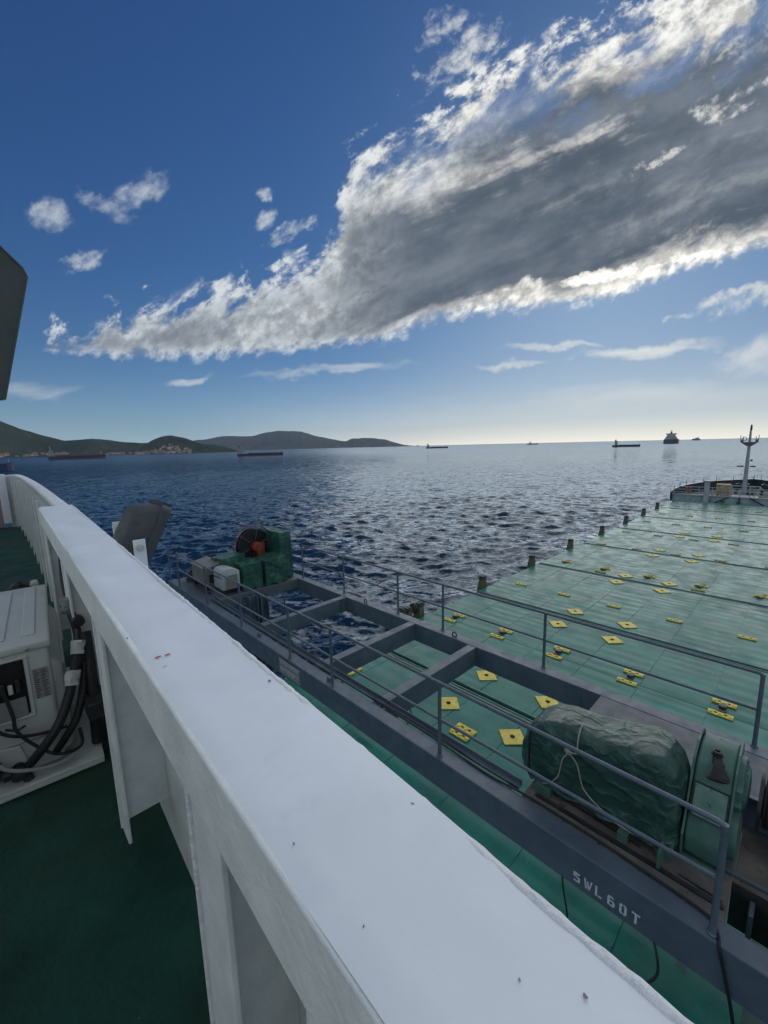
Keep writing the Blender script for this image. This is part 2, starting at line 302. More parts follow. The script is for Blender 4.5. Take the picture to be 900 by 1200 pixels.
# ------------------------------------------------------------------ mesh builder
def Z(h): return CAMZ-h                 # heights below are measured down from the eye
ORG = {}
class MB:
    """collects boxes, bars, tubes and lofts, then links them as ONE mesh object"""
    def __init__(s): s.bm = bmesh.new()
    def box(s, a, b, M=None):
        x0, x1 = sorted((a[0], b[0])); y0, y1 = sorted((a[1], b[1])); z0, z1 = sorted((a[2], b[2]))
        vs = [s.bm.verts.new((x, y, z)) for x in (x0, x1) for y in (y0, y1) for z in (z0, z1)]
        for f in ((0, 1, 3, 2), (4, 6, 7, 5), (0, 4, 5, 1), (2, 3, 7, 6), (0, 2, 6, 4), (1, 5, 7, 3)):
            s.bm.faces.new([vs[i] for i in f])
        if M is not None:
            for q in vs: q.co = M @ q.co
        return s
    def hexa(s, p):                        # eight corners: bottom ring of four, then top ring of four
        vs = [s.bm.verts.new(q) for q in p]
        for f in ((3, 2, 1, 0), (4, 5, 6, 7), (0, 1, 5, 4), (1, 2, 6, 5), (2, 3, 7, 6), (3, 0, 4, 7)):
            s.bm.faces.new([vs[i] for i in f])
        return s
    def prism(s, pts, d):                  # polygon swept by the vector d
        d = Vector(d); a = [s.bm.verts.new(p) for p in pts]; b = [s.bm.verts.new(Vector(p)+d) for p in pts]; n = len(pts)
        s.bm.faces.new(a[::-1]); s.bm.faces.new(b)
        for i in range(n): s.bm.faces.new((a[i], a[(i+1) % n], b[(i+1) % n], b[i]))
        return s
    def loft(s, rings, caps=True, closed=True):
        vs = [[s.bm.verts.new(p) for p in r] for r in rings]; n = len(rings[0])
        for r0_, r1_ in zip(vs, vs[1:]):
            for i in range(n if closed else n-1): s.bm.faces.new((r0_[i], r0_[(i+1) % n], r1_[(i+1) % n], r1_[i]))
        if caps and closed:
            s.bm.faces.new(vs[0][::-1]); s.bm.faces.new(vs[-1])
        return s
    def tube(s, pts, r, seg=8, caps=True):
        pts = [Vector(p) for p in pts]; rs = r if isinstance(r, (list, tuple)) else [r]*len(pts)
        rings = []; ref = None
        for i, p in enumerate(pts):
            t = (pts[min(i+1, len(pts)-1)]-pts[max(i-1, 0)]).normalized()
            if ref is None: ref = Vector((0, 0, 1)) if abs(t.z) < .9 else Vector((1, 0, 0))
            a = t.cross(ref).normalized(); b_ = a.cross(t).normalized(); ref = b_
            rings.append([p+rs[i]*(math.cos(k*2*math.pi/seg)*a+math.sin(k*2*math.pi/seg)*b_) for k in range(seg)])
        return s.loft(rings, caps)
    def bar(s, p, q, w, h=None):
        p, q = Vector(p), Vector(q); t = (q-p).normalized(); h = h or w
        ref = Vector((0, 0, 1)) if abs(t.z) < .9 else Vector((0, 1, 0))
        a = t.cross(ref).normalized()*w/2; b_ = a.cross(t).normalized()*h/2
        return s.hexa([p-a-b_, p+a-b_, p+a+b_, p-a+b_, q-a-b_, q+a-b_, q+a+b_, q-a+b_])
    def lathe(s, prof, c, axis='Z', seg=20):   # profile of (radius, height) pairs turned about an axis through c
        c = Vector(c); rings = []
        for r, h in prof:
            ring = []
            for k in range(seg):
                a = k*2*math.pi/seg; x, y = r*math.cos(a), r*math.sin(a)
                ring.append(c+Vector({'Z': (x, y, h), 'X': (h, x, y), 'Y': (y, h, x)}[axis]))
            rings.append(ring)
        return s.loft(rings)
    def torus(s, c, R, r, axis='Z', seg=24, k=8):
        c = Vector(c); pts = []
        for i in range(seg):
            a = i*2*math.pi/seg; x, y = math.cos(a), math.sin(a); ring = []
            for j in range(k):
                b_ = j*2*math.pi/k; q = R+r*math.cos(b_); h = r*math.sin(b_)
                ring.append(c+Vector({'Z': (q*x, q*y, h), 'X': (h, q*x, q*y), 'Y': (q*y, h, q*x)}[axis]))
            pts.append(ring)
        vs = [[s.bm.verts.new(p) for p in r_] for r_ in pts]
        for i in range(seg):
            for j in range(k):
                s.bm.faces.new((vs[i][j], vs[i][(j+1) % k], vs[(i+1) % seg][(j+1) % k], vs[(i+1) % seg][j]))
        return s
    def build(s, name, material, parent=None, bevel=0., smooth=False, seg=2):
        bm = s.bm; bmesh.ops.recalc_face_normals(bm, faces=bm.faces)
        if bevel:
            es = [e for e in bm.edges if len(e.link_faces) == 2 and e.calc_face_angle(0) > .6]
            bmesh.ops.bevel(bm, geom=es, offset=bevel, segments=seg, affect='EDGES', profile=.5, clamp_overlap=True)
        org = Vector((0, 0, 0)); q = parent
        while q is not None:
            if q.name in ORG: org = ORG[q.name]; break
            q = q.parent
        if parent is None and s.bm.verts:      # a thing that is one mesh: origin at its foot
            c = Vector((0, 0, 0))
            for v_ in bm.verts: c += v_.co
            c /= len(bm.verts); c.z = min(v_.co.z for v_ in bm.verts); org = c
        for v_ in bm.verts: v_.co -= org
        me = bpy.data.meshes.new(name); bm.to_mesh(me); bm.free()
        if material: me.materials.append(material)
        if smooth:
            for p in me.polygons: p.use_smooth = True
            me.set_sharp_from_angle(angle=R_(38 if smooth is True else smooth))
        o = bpy.data.objects.new(name, me); COL.objects.link(o)
        if parent: o.parent = parent
        else: o.location = org
        ORG[o.name] = org
        return o
def thing(name, loc, label, cat, group=None):
    o = empty(name, loc, label, cat, group); ORG[o.name] = Vector(loc); return o
def copy_tree(o, parent=None):
    c = o.copy(); COL.objects.link(c); c.parent = parent
    for ch in list(o.children): copy_tree(ch, c)
    return c
def sag(p, q, d, n=12):                     # a hanging cable
    p, q = Vector(p), Vector(q)
    return [p.lerp(q, i/n)-Vector((0, 0, d*4*(i/n)*(1-i/n))) for i in range(n+1)]
def smoothpts(pts, k=4):
    pts = [Vector(p) for p in pts]; out = []
    P = [pts[0]]+pts+[pts[-1]]
    for i in range(1, len(P)-2):
        for j in range(k):
            t = j/k; a, b_, c, d = P[i-1], P[i], P[i+1], P[i+2]
            out.append(.5*((2*b_)+(c-a)*t+(2*a-5*b_+4*c-d)*t*t+(3*b_-a-3*c+d)*t**3))
    return out+[pts[-1]]
# ------------------------------------------------------------------ paints
M_white = mat('white_paint', (.82, .855, .89), .40, bump=.14, bscale=9, var=.04, vscale=6, wear=((.66, .64, .60), 34, .745), streak=((.74, .78, .82), 4.5, .60))
M_whiteb = mat('white_paint_brushed', (.78, .81, .80), .5, bump=.35, bscale=60, var=.08, vscale=9, wear=((.42, .40, .35), 22, .69))
M_rough = mat('white_weld_paint', (.78, .80, .81), .45, bump=1.0, bscale=45, var=.06, vscale=14, wear=((.45, .38, .30), 30, .66))
M_floor = mat('green_deck_paint', (.009, .058, .042), .62, spec=.25, bump=.6, bscale=40, var=.35, vscale=2.6, wear=((.17, .21, .19), 19, .685), hue=(.022, .050, .034), streak=((.018, .075, .056), 3.1, .58))
M_hatch = mat('green_hatch_paint', (.024, .188, .145), .30, rv=.13, bump=.5, bscale=3.2, var=.20, vscale=.9, spec=.15, hue=(.022, .150, .118), streak=((.046, .235, .185), 1.6, .63), wear=((.040, .10, .085), 1.3, .67))
M_hatchd = mat('green_hatch_edge', (.05, .12, .10), .5, var=.2, vscale=2)
M_gap = mat('black_joint_rubber', (.012, .02, .019), .6)
M_yel = mat('yellow_marking_paint', (.72, .56, .06), .5, bump=.2, bscale=30, var=.2, vscale=9, wear=((.22, .13, .05), 10, .60))
M_yeld = mat('weathered_yellow_paint', (.50, .38, .06), .6, bump=.3, bscale=30, var=.3, vscale=9, wear=((.07, .06, .03), 12, .55))
M_crane = mat('grey_crane_paint', (.094, .124, .152), .48, bump=.2, bscale=30, var=.16, vscale=3, wear=((.17, .12, .085), 13, .70), streak=((.055, .070, .080), 5, .60))
M_rail = mat('grey_rail_paint', (.10, .13, .155), .45, bump=.2, bscale=60, var=.15, vscale=8, wear=((.20, .17, .13), 25, .68))
M_plat = mat('dusty_grey_plate', (.115, .125, .135), .6, bump=.2, bscale=40, var=.15, vscale=3, wear=((.20, .16, .12), 16, .66))
M_brown = mat('dusty_brown_plate', (.15, .132, .112), .7, bump=.4, bscale=40, var=.3, vscale=3, wear=((.05, .045, .04), 7, .6))
M_mach = mat('green_machine_paint', (.072, .160, .122), .42, bump=.25, bscale=30, var=.2, vscale=5, wear=((.03, .05, .04), 8, .64), streak=((.04, .07, .055), 6, .62))
M_machl = mat('pale_green_machine_paint', (.125, .235, .18), .45, bump=.25, bscale=30, var=.2, vscale=5, wear=((.04, .055, .04), 9, .62))
M_tarp = mat('dark_green_tarpaulin', (.024, .068, .050), .40, crumple=.20, bump=.5, bscale=16, var=.22, vscale=5, wear=((.085, .135, .115), 9, .69))
M_tarpl = mat('green_tarpaulin', (.018, .085, .055), .45, crumple=.10, bump=.5, bscale=14, var=.2, vscale=5)
M_rope = mat('pale_rope', (.36, .34, .28), .8, bump=.6, bscale=120, var=.2, vscale=30)
M_black = mat('black_rubber', (.012, .013, .014), .5, var=.3, vscale=9)
M_hole = mat('dark_hole', (.008, .007, .006), .8)
M_olive = mat('olive_post_paint', (.125, .115, .052), .6, bump=.4, bscale=20, var=.25, vscale=6, wear=((.05, .04, .03), 8, .58))
M_dkol = mat('dark_post_cap', (.030, .032, .027), .6, var=.3, vscale=6)
M_cream = mat('cream_casing', (.56, .57, .53), .42, bump=.06, bscale=40, var=.05, vscale=5, wear=((.36, .35, .31), 20, .69))
M_sticker = mat('grey_sticker', (.27, .265, .25), .5, var=.1, vscale=30)
M_beige = mat('beige_cabinet_paint', (.22, .20, .16), .5, var=.12, vscale=5, wear=((.12, .10, .07), 9, .64))
M_gmetal = mat('grey_metal', (.30, .31, .31), .35, metal=.6, var=.15, vscale=12)
M_lamp = mat('dark_grey_lamp_housing', (.060, .068, .072), .55, bump=.2, bscale=60, var=.15, vscale=9, wear=((.30, .29, .26), 17, .735))
M_glass = mat('lamp_glass', (.05, .06, .07), .08)
M_orange = mat('orange_drum_paint', (.24, .045, .018), .5, var=.15, vscale=6)
M_red = mat('faded_red', (.42, .07, .05), .5, var=.15, vscale=6); M_chip = mat('chipped_primer', (.36, .31, .26), .7, bump=.8, bscale=90, var=.3, vscale=40)
M_rust = mat('rusty_pink_steel', (.20, .10, .085), .6, var=.25, vscale=7)
M_letter = mat('white_stencil_paint', (.62, .66, .68), .6, var=.15, vscale=30)
M_screen = mat('dark_grey_green_panel', (.060, .075, .068), .55, var=.1, vscale=2)
M_wire = mat('grey_wire', (.34, .35, .34), .5, var=.1, vscale=30)
M_hull = mat('dark_hull_paint', (.035, .05, .06), .5, var=.2, vscale=1)
M_tape = mat('white_tape', (.50, .50, .46), .6, bump=.6, bscale=60, var=.15, vscale=20)
M_steel = mat('dark_oily_steel', (.030, .030, .031), .45, bump=.3, bscale=40, var=.3, vscale=9, wear=((.10, .065, .045), 12, .62))
M_pink = mat('faded_red_lead_wall', (.34, .25, .24), .6, var=.15, vscale=1.5)
M_whitef = mat('forecastle_white_paint', (.40, .40, .38), .5, var=.12, vscale=2, wear=((.35, .28, .22), 3, .66))
# ------------------------------------------------------------------ bridge wing: deck and bulwark
def yin(x): return .168-.0300*x
def yout(x): return .342-.0425*x
DK = 1.67
def build_bulwark():
    d = MB(); d.box((-13.0, -1.3, Z(DK)-.02), (3.2, .62, Z(DK))); tag(d.build('bridge_deck', M_floor), kind='structure')
    T = thing('bulwark', (-2, .4, Z(DK)), 'white painted steel bulwark with a broad flat cap in the foreground', 'bulwark')
    # broad cap: top sheet with a gentle unevenness, sharp inner edge, ragged welded outer edge
    x0, x1, n, k = -4.56, 2.4, 260, 10; zt = Z(.45)
    xs = np.linspace(0, 1, n)**1.0; X = x0+(x1-x0)*xs; co = []
    for x in X:
        yi, yo = yin(x), yout(x)
        for j in range(k):
            t = j/(k-1); y = yi+(yo-yi)*t
            z = zt+.0018*math.sin(x*3.1+y*9)+.0012*math.sin(x*7.7-y*23)
            if j == 0: z -= .004
            co.append((x, y, z))
    me = np_mesh('cap', np.array(co)-np.array([-2, .4, Z(DK)]), grid_quads(n, k), M_white); mobj('cap', me, T)
    f = MB()                                            # inner fascia of the cap with its return lip
    f.hexa([(x0, yin(x0)-.004, Z(.588)), (x1, yin(x1)-.004, Z(.588)), (x1, yin(x1)+.010, Z(.588)), (x0, yin(x0)+.010, Z(.588)),
            (x0, yin(x0)-.004, zt-.003), (x1, yin(x1)-.004, zt-.003), (x1, yin(x1)+.010, zt-.004), (x0, yin(x0)+.010, zt-.004)])
    f.build('fascia', M_whiteb, T, bevel=.0035)
    e = MB(); ed = []; wob = 0.
    for i in range(700):                                # weld bead along the outer edge: lumpy, hand-brushed over
        x = x0+(x1-x0)*i/699; w = .0072+.0009*(math.sin(x*27)+1.4*math.sin(x*83+1)+1.4*math.sin(x*147+2))/2+random.uniform(-.0006, .0006)
        wob = .80*wob+random.uniform(-.0007, .0007); y = yout(x)+wob; ring = []
        for a in range(8):
            q = a*math.pi/4; ring.append((x, y-.004+math.cos(q)*max(.004, w)*.95, zt-.0015+math.sin(q)*max(.003, w*.45)))
        ed.append(ring)
    e.loft(ed); e.build('weld_bead', M_rough, T, smooth=60)
    o = MB(); yo = lambda x: yout(x)-.004
    for a, b in ((-4.56, 2.4),):         # shell plate
        o.hexa([(a, yo(a)-.012, Z(DK)+.002), (b, yo(b)-.012, Z(DK)+.002), (b, yo(b), Z(DK)-.3), (a, yo(a), Z(DK)-.3),
                (a, yo(a)-.012, zt-.006), (b, yo(b)-.012, zt-.006), (b, yo(b), zt-.006), (a, yo(a), zt-.006)]) if b > -5 else None
    o.build('shell_plate', M_whiteb, T)
    sm = MB(); sm.bar((-2.6, yo(-2.6)-.015, Z(.98)), (1.5, yo(1.5)-.015, Z(.98)), .006, .008); sm.bar((-1.1, yo(-1.1)-.015, Z(.6)), (-1.1, yo(-1.1)-.015, Z(DK)), .008, .006)
    sm.build('weld_seam', M_whiteb, T)
    for x, hb, w in ((-4.48, 1.62, .05), (-2.95, 1.5, .045), (-1.80, 1.55, .045), (-.685, 1.60, .068), (.42, 1.60, .06), (1.5, 1.6, .06)):
        b = MB(); b.box((x-.006, yin(x)+.026, Z(hb-.08)), (x+.006, yo(x)-.013, Z(.47)))
        wb = b.build('bracket', M_whiteb, T)
        b = MB(); b.box((x-w, yin(x)+.012, Z(hb)), (x+w, yin(x)+.024, Z(.56))); b.build('flange', M_whiteb, wb, bevel=.003)
        b = MB(); b.tube([(x-w*.9, yin(x)+.010, Z(hb-.02)), (x-w*.9, yin(x)+.010, Z(.6))], .006, 6); b.build('weld_bead', M_rough, wb)
    p = MB(); p.tube(smoothpts([(-.375, .235, Z(DK)), (-.375, .235, Z(.80)), (-.37, .25, Z(.68)), (-.36, .29, Z(.62))], 5), .028, 12); p.build('pipe', M_white, T, smooth=True)
    # the wing's outer run: lower rounded rail, ribbed inside, ending in a post
    c = MB(); n = 60; top = []; pts = []
    P = [(-4.57, .47, .45), (-6.3, .515, .446), (-8.3, .56, .445), (-10.87, .585, .447), (-12.4, .56, .447), (-12.83, .50, .452), (-12.9, .36, .46)]
    pts = smoothpts([(a, b, Z(h)) for a, b, h in P], 8)
    rings = []
    for i, q in enumerate(pts):
        rings.append([(q.x, q.y-.055, q.z-.012), (q.x, q.y-.045, q.z-.002), (q.x, q.y, q.z), (q.x, q.y+.045, q.z-.003), (q.x, q.y+.055, q.z-.014), (q.x, q.y+.05, q.z-.05), (q.x, q.y-.05, q.z-.05)])
    c.loft(rings); c.build('outer_rail', M_whiteb, T, smooth=True)
    pl = MB(); rg = []
    for q in pts: rg.append([(q.x, q.y-.008, q.z-.045), (q.x, q.y+.008, q.z-.045), (q.x, q.y+.008, Z(DK)+.001), (q.x, q.y-.008, Z(DK)+.001)])
    pl.loft(rg); pl.build('outer_plate', M_whiteb, T)
    for k in range(11):
        x = -5.1-k*.74; q = min(pts, key=lambda p_: abs(p_.x-x)); b = MB()
        b.box((x-.006, q.y-.115, Z(DK)+.06), (x+.006, q.y-.008, q.z-.05)); b.box((x-.035, q.y-.125, Z(DK)+.03), (x+.035, q.y-.115, q.z-.05)); b.build('rib', M_whiteb, T)
    b = MB(); b.box((-13.0, .22, Z(1.56)), (-12.72, .36, Z(.44))); b.build('end_post', M_white, T, bevel=.01)
    b = MB(); b.box((-13.05, -1.3, Z(DK)+.004), (-12.95, .215, Z(.52))); b.build('end_wall', M_pink, T); b = MB(); b.box((-13.1, -1.3, Z(.52)), (-12.9, .215, Z(.46))); b.build('end_rail', M_whiteb, T)
    # wheelhouse front behind the deck, and its raked side screen (the dark panel top left)
    T = thing('wheelhouse', (-3, -1.4, Z(DK)), 'dark grey-green raked side screen of the wheelhouse against the sky', 'wheelhouse')
    b = MB(); b.box((-13.0, -1.6, Z(DK)), (3.2, -1.32, Z(-3.2))); b.build('front_wall', M_whiteb, T)
    b = MB(); b.prism([(-6.0, .265, Z(-.575)), (-6.0, .60, Z(-1.86)), (-6.0, .575, Z(-1.93)), (-6.0, .51, Z(-2.02)), (-6.0, .40, Z(-2.11)), (-6.0, .1, Z(-2.28)), (-6.0, -1.315, Z(-2.5)), (-6.0, -1.315, Z(-.50)), (-6, -.3, Z(-.53))], (-.10, 0, 0))
    s_ = b.build('side_screen', M_screen, T, bevel=.006)
    b = MB(); b.tube([(-6.0, .267, Z(-.575)), (-6.0, .603, Z(-1.86)), (-6.0, .577, Z(-1.935)), (-6.0, .41, Z(-2.115)), (-6, .1, Z(-2.29))], .012, 8); b.build('edge_bead', M_screen, s_)
build_bulwark()
def build_chips():
    T = bpy.data.objects['bulwark']; chips = ((-.966, .227, .0035, .0075, M_red), (-.962, .245, .003, .0085, M_red), (-.914, .226, .004, .005, M_rough), (-.427, .336, .0065, .0075, M_chip), (-.4235, .3415, .0026, .004, M_rust), (-.456, .336, .003, .006, M_chip), (-.312, .338, .004, .0022, M_chip), (-.088, .300, .0022, .0015, M_chip), (-.373, .203, .0016, .0013, M_chip), (-1.124, .203, .005, .003, M_chip), (-.254, .205, .001, .001, M_chip), (-.131, .272, .0015, .001, M_chip), (-.7, .352, .004, .003, M_chip))
    for x, y, a, c, m_ in chips:
        b = MB(); n = 9; b.prism([(x+a*math.cos(k*6.283/n)*random.uniform(.6, 1.1), y+c*math.sin(k*6.283/n)*random.uniform(.6, 1.1), Z(.45)+.0012) for k in range(n)], (0, 0, .0012)); b.build('paint_chip', m_, T)
build_chips()
# ------------------------------------------------------------------ floodlight on the bulwark
def build_floodlight():
    T = thing('floodlight', (-3.6, .72, Z(.95)), 'dark grey box floodlight on two white arms outside the white bulwark', 'floodlight')
    piv = Vector((-3.60, .80, Z(.64))); Mx = Matrix.Translation(piv) @ Matrix.Rotation(R_(-27), 4, 'X')
    def ring(y, w, h0, h1, r=.05):
        pts = []
        for cx, cz, a0 in ((w-r, h1-r, 0), (-w+r, h1-r, 90), (-w+r, h0+r, 180), (w-r, h0+r, 270)):
            for k in range(5):
                a = R_(a0+k*22.5); pts.append(Mx @ Vector((cx+r*math.cos(a), y, cz+r*math.sin(a))))
        return pts
    b = MB(); b.loft([ring(-.12, .125, -.195, .18, .05), ring(-.112, .145, -.215, .20, .06), ring(-.085, .158, -.232, .222, .065), ring(-.03, .168, -.25, .245, .06), ring(.03, .178, -.27, .27, .05), ring(.035, .20, -.285, .285, .05), ring(.10, .20, -.285, .285, .05)])
    h = b.build('housing', M_lamp, T, smooth=True)
    b = MB(); b.loft([ring(.101, .185, -.27, .27), ring(.108, .18, -.265, .265)]); b.build('lens', M_glass, T)
    for k in range(9):
        x = -.144+k*.036; b = MB(); b.box((x-.011, .028, .265), (x+.011, .105, .305), Mx); b.build('cooling_fin', M_lamp, h)
    for x, ht in ((-3.98, .57), (-3.36, .63)):
        b = MB(); b.box((x-.006, .715, Z(1.05)), (x+.006, .795, Z(ht))); a = b.build('arm', M_white, T, bevel=.003)
        b = MB(); b.lathe([(.028, 0), (.028, .012), (.018, .014), (.018, .03)], (x+.006, .755, Z(ht+.06)), 'X', 12); b.build('bolt', M_cream, a, smooth=True)
    b = MB(); b.box((-4.1, .50, Z(1.06)), (-3.25, .82, Z(1.05))); b.build('bracket_foot', M_white, T)
build_floodlight()
# ------------------------------------------------------------------ air-conditioner outdoor unit
def build_ac():
    T = thing('outdoor_unit', (-3.1, -.1, Z(DK)), 'cream air conditioner outdoor unit with its terminal cover off on the green deck', 'air conditioner')
    T.rotation_euler = (0, 0, R_(-4.4)); x0, x1, y0, y1 = -3.80, -2.66, -.36, .165; zt, zb = Z(.94), Z(DK-.055)
    b = MB(); b.box((x0, y0, zb), (x1, y1, zt)); b.build('casing', M_cream, T, bevel=.025, smooth=True, seg=3)
    b = MB(); b.box((x0-.012, y0-.012, zt-.035), (x1+.012, y1+.012, zt+.012)); lid = b.build('lid', M_cream, T, bevel=.014, smooth=True, seg=3)
    for y in (-.27, -.15, -.03, .09):
        b = MB(); b.box((x0+.08, y-.028, zt+.0115), (x1-.10, y+.028, zt+.020)); b.build('lid_rib', M_cream, lid, bevel=.006)
    b = MB(); b.lathe([(.009, 0), (.009, .006), (.004, .009)], (x1+.012, .085, zt-.018), 'X', 10); b.build('screw', M_gmetal, lid)
    b = MB(); b.hexa([(x0+.06, y1-.01, zb+.02), (x1-.03, y1-.01, zb+.02), (x1-.05, y1+.045, zb+.05), (x0+.1, y1+.045, zb+.05), (x0+.06, y1-.01, zt-.10), (x1-.03, y1-.01, zt-.10), (x1-.05, y1+.045, zt-.16), (x0+.1, y1+.045, zt-.16)]); gr = b.build('side_grille', M_cream, T, bevel=.012, smooth=True)
    for k in range(11):
        zz = zt-.19-k*.042; b = MB(); b.box((x0+.14, y1+.0445, zz), (x1-.09, y1+.052, zz+.016)); b.build('grille_slat', M_cream, gr)
    # end panel with the open terminal box
    fx = x1+.002
    b = MB(); b.box((fx-.03, -.30, Z(1.30)), (fx+.004, .062, Z(1.005))); rec = b.build('terminal_box', M_hole, T, bevel=.01)
    fr = MB()
    for a_, c_ in (((-.315, 1.315), (.078, 1.302)), ((-.315, 1.003), (.078, .99)), ((.064, 1.302), (.078, 1.003))):
        fr.box((fx, a_[0], Z(a_[1])), (fx+.010, c_[0], Z(c_[1])))
    fr.build('frame', M_cream, rec, bevel=.004)
    b = MB(); b.box((fx+.004, -.30, Z(1.298)), (fx+.008, .05, Z(1.20))); b.build('terminal_plate', M_sticker, rec)
    for i in range(11):
        y = -.27+i*.029; b = MB(); b.box((fx+.004, y, Z(1.165)), (fx+.022, y+.018, Z(1.09+random.random()*.03))); b.build('terminal', random.choice([M_gmetal, M_steel, M_cream]), rec, bevel=.003)
    b = MB(); b.box((fx, .088, Z(1.235)), (fx+.002, .150, Z(1.075))); stk = b.build('sticker', M_sticker, T)
    st = MB()
    for i in range(13):
        for j in range(2):
            a = .092+j*.029; st.box((fx+.002, a, Z(1.226-i*.0117)), (fx+.0027, a+random.uniform(.010, .024), Z(1.2305-i*.0117)))
    st.build('fine_print', M_steel, stk)
    b = MB(); b.box((fx-.002, y0, Z(1.445)), (fx+.004, y1-.01, Z(1.44))); b.build('panel_seam', M_sticker, T)
    b = MB(); b.box((x0-.06, -.62, Z(DK-.05)), (-2.56, .325, Z(DK-.03))); b.box((-2.575, -.62, Z(DK-.01)), (-2.56, .325, Z(DK-.03))); b.build('base_frame', M_cream, T, bevel=.004)
    for y, z in ((-.11, 1.50), (-.02, 1.56)):
        b = MB(); b.lathe([(.03, 0), (.03, .02), (.02, .022), (.02, .06), (.028, .062), (.028, .09), (.015, .095)], (fx, y, Z(z)), 'X', 12)
        b.tube([(fx+.04, y, Z(z)), (fx+.045, y+.03, Z(z+.045)), (fx+.05, y+.035, Z(z+.065))], .022, 10); b.lathe([(.03, 0), (.03, .03)], (fx+.055, y-.055, Z(z-.01)), 'Y', 10)
        b.build('service_valve', M_steel, T, smooth=True)
    b = MB(); b.prism([(fx, -.17, Z(1.60)), (fx, .03, Z(1.60)), (fx, .0, Z(1.45)), (fx, -.12, Z(1.43))], (.012, 0, 0)); b.build('valve_plate', M_cream, T, bevel=.004)
    # wires hanging out
    for pts, r, m_ in (([(fx+.02, -.10, Z(1.18)), (fx+.07, -.12, Z(1.27)), (fx+.08, -.115, Z(1.40)), (fx+.085, -.06, Z(1.50)), (fx+.09, .03, Z(1.55)), (fx+.08, .14, Z(1.58)), (fx+.05, .22, Z(1.56))], .009, M_wire),
                     ([(fx+.02, -.13, Z(1.20)), (fx+.06, -.05, Z(1.33)), (fx+.06, .06, Z(1.39)), (fx+.03, .19, Z(1.42))], .008, M_black),
                     ([(fx+.02, -.03, Z(1.12)), (fx+.05, -.005, Z(1.26)), (fx+.06, .0, Z(1.34)), (fx+.075, .06, Z(1.44)), (fx+.09, .14, Z(1.52)), (fx+.05, .235, Z(1.545)), (fx+.02, .24, Z(1.46))], .008, M_black),
                     ([(fx+.03, -.04, Z(1.33)), (fx+.06, .0, Z(1.335)), (fx+.06, .035, Z(1.325))], .006, M_black)):
        b = MB(); b.tube(smoothpts(pts, 5), r, 8); b.build('wire', m_, T, smooth=True)
    # lagged refrigerant pipes climbing behind the unit to the bulwark
    P = thing('lagged_pipe_bundle', (-2.6, .25, Z(1.5)), 'black foam lagged pipes bound with torn white tape between cream unit and bulwark', 'pipe')
    for k, (pts, r) in enumerate((([(fx+.07, -.015, Z(1.535)), (fx+.10, .055, Z(1.45)), (fx+.09, .125, Z(1.36)), (fx+.05, .185, Z(1.24)), (fx+.02, .225, Z(1.12)), (fx+.0, .25, Z(1.03))], .022),
                              ([(fx+.06, .09, Z(1.535)), (fx+.07, .145, Z(1.46)), (fx+.06, .20, Z(1.38)), (fx+.0, .25, Z(1.25)), (fx-.03, .27, Z(1.13))], .019),
                              ([(fx+.0, .28, Z(1.60)), (fx+.02, .285, Z(1.4)), (fx-.02, .29, Z(1.2)), (fx-.12, .30, Z(1.0))], .032))):
        b = MB(); b.tube(smoothpts(pts, 5), r, 12); b.build('lagging', M_black, P, smooth=True)
    for c, L in (((fx+.0, .25, Z(1.03)), .07), ((fx+.035, .205, Z(1.175)), .075)):
        b = MB(); c = Vector(c); d = Vector((.28, -.2, -.62)).normalized(); rings = []
        for i in range(7):
            t = i/6-.5; q = c+d*t*L; ring = []
            a1 = d.cross(Vector((0, 0, 1))).normalized(); a2 = a1.cross(d)
            for k in range(10): a = k*math.pi/5; rr2 = .030+random.uniform(-.004, .006); ring.append(q+rr2*(math.cos(a)*a1+math.sin(a)*a2))
            rings.append(ring)
        b.loft(rings); b.build('tape', M_tape, P, smooth=True)
    J = thing('pipe_valve_cluster', (-3.05, .33, Z(1.0)), 'dark pipe fitting with grey couplings hanging inside the white bulwark', 'pipe fitting')
    b = MB(); b.tube(smoothpts([(-3.35, .30, Z(.62)), (-3.32, .29, Z(.72)), (-3.25, .28, Z(.83)), (-3.05, .27, Z(.9))], 5), .014, 8); b.build('hose', M_black, J, smooth=True)
    b = MB(); b.lathe([(.035, 0), (.04, .01), (.04, .03), (.03, .032), (.03, .06), (.04, .062), (.04, .09), (.03, .095)], (-2.98, .265, Z(.93)), 'Z', 14); b.build('coupling', M_gmetal, J, smooth=True)
    b = MB(); b.lathe([(.03, 0), (.034, .02), (.034, .06), (.028, .07)], (-2.95, .29, Z(.97)), 'X', 14); b.tube(smoothpts([(-2.95, .27, Z(.93)), (-2.9, .28, Z(1.02)), (-2.8, .27, Z(1.10)), (-2.72, .285, Z(1.22))], 5), .022, 10); b.build('fitting_body', M_steel, J, smooth=True)
    b = MB(); b.box((-2.64, .24, Z(1.40)), (-2.52, .34, Z(1.31))); b.build('clamp_block', M_steel, J, bevel=.006)
    B = thing('boots_bundle', (-4.05, .12, Z(.98)), 'small dark rag with a white end behind the cream unit', 'rag')
    rg = []
    for i in range(8):
        t = i/7; rr2 = .055*math.sin(math.pi*min(.95, max(.08, t))); rg.append([(-4.10+.0*t, .04+.14*t, Z(1.02)+0)]*0+[(-4.1+rr2*math.cos(a*math.pi/4)*1.2, .02+.13*t, Z(1.0)+rr2*math.sin(a*math.pi/4)+random.uniform(-.006, .006)) for a in range(8)])
    b = MB(); b.loft(rg); b.build('dark_cloth', M_black, B, smooth=True)
    b = MB(); b.lathe([(.0, -.03), (.03, -.02), (.035, 0), (.03, .02), (.0, .03)], (-4.1, .18, Z(.99)), 'Y', 10); b.build('white_cloth', M_tape, B, smooth=True)
    b = MB(); b.box((-4.2, -.02, Z(DK)), (-4.0, .22, Z(1.05))); b.build('stand', M_steel, B)
build_ac()
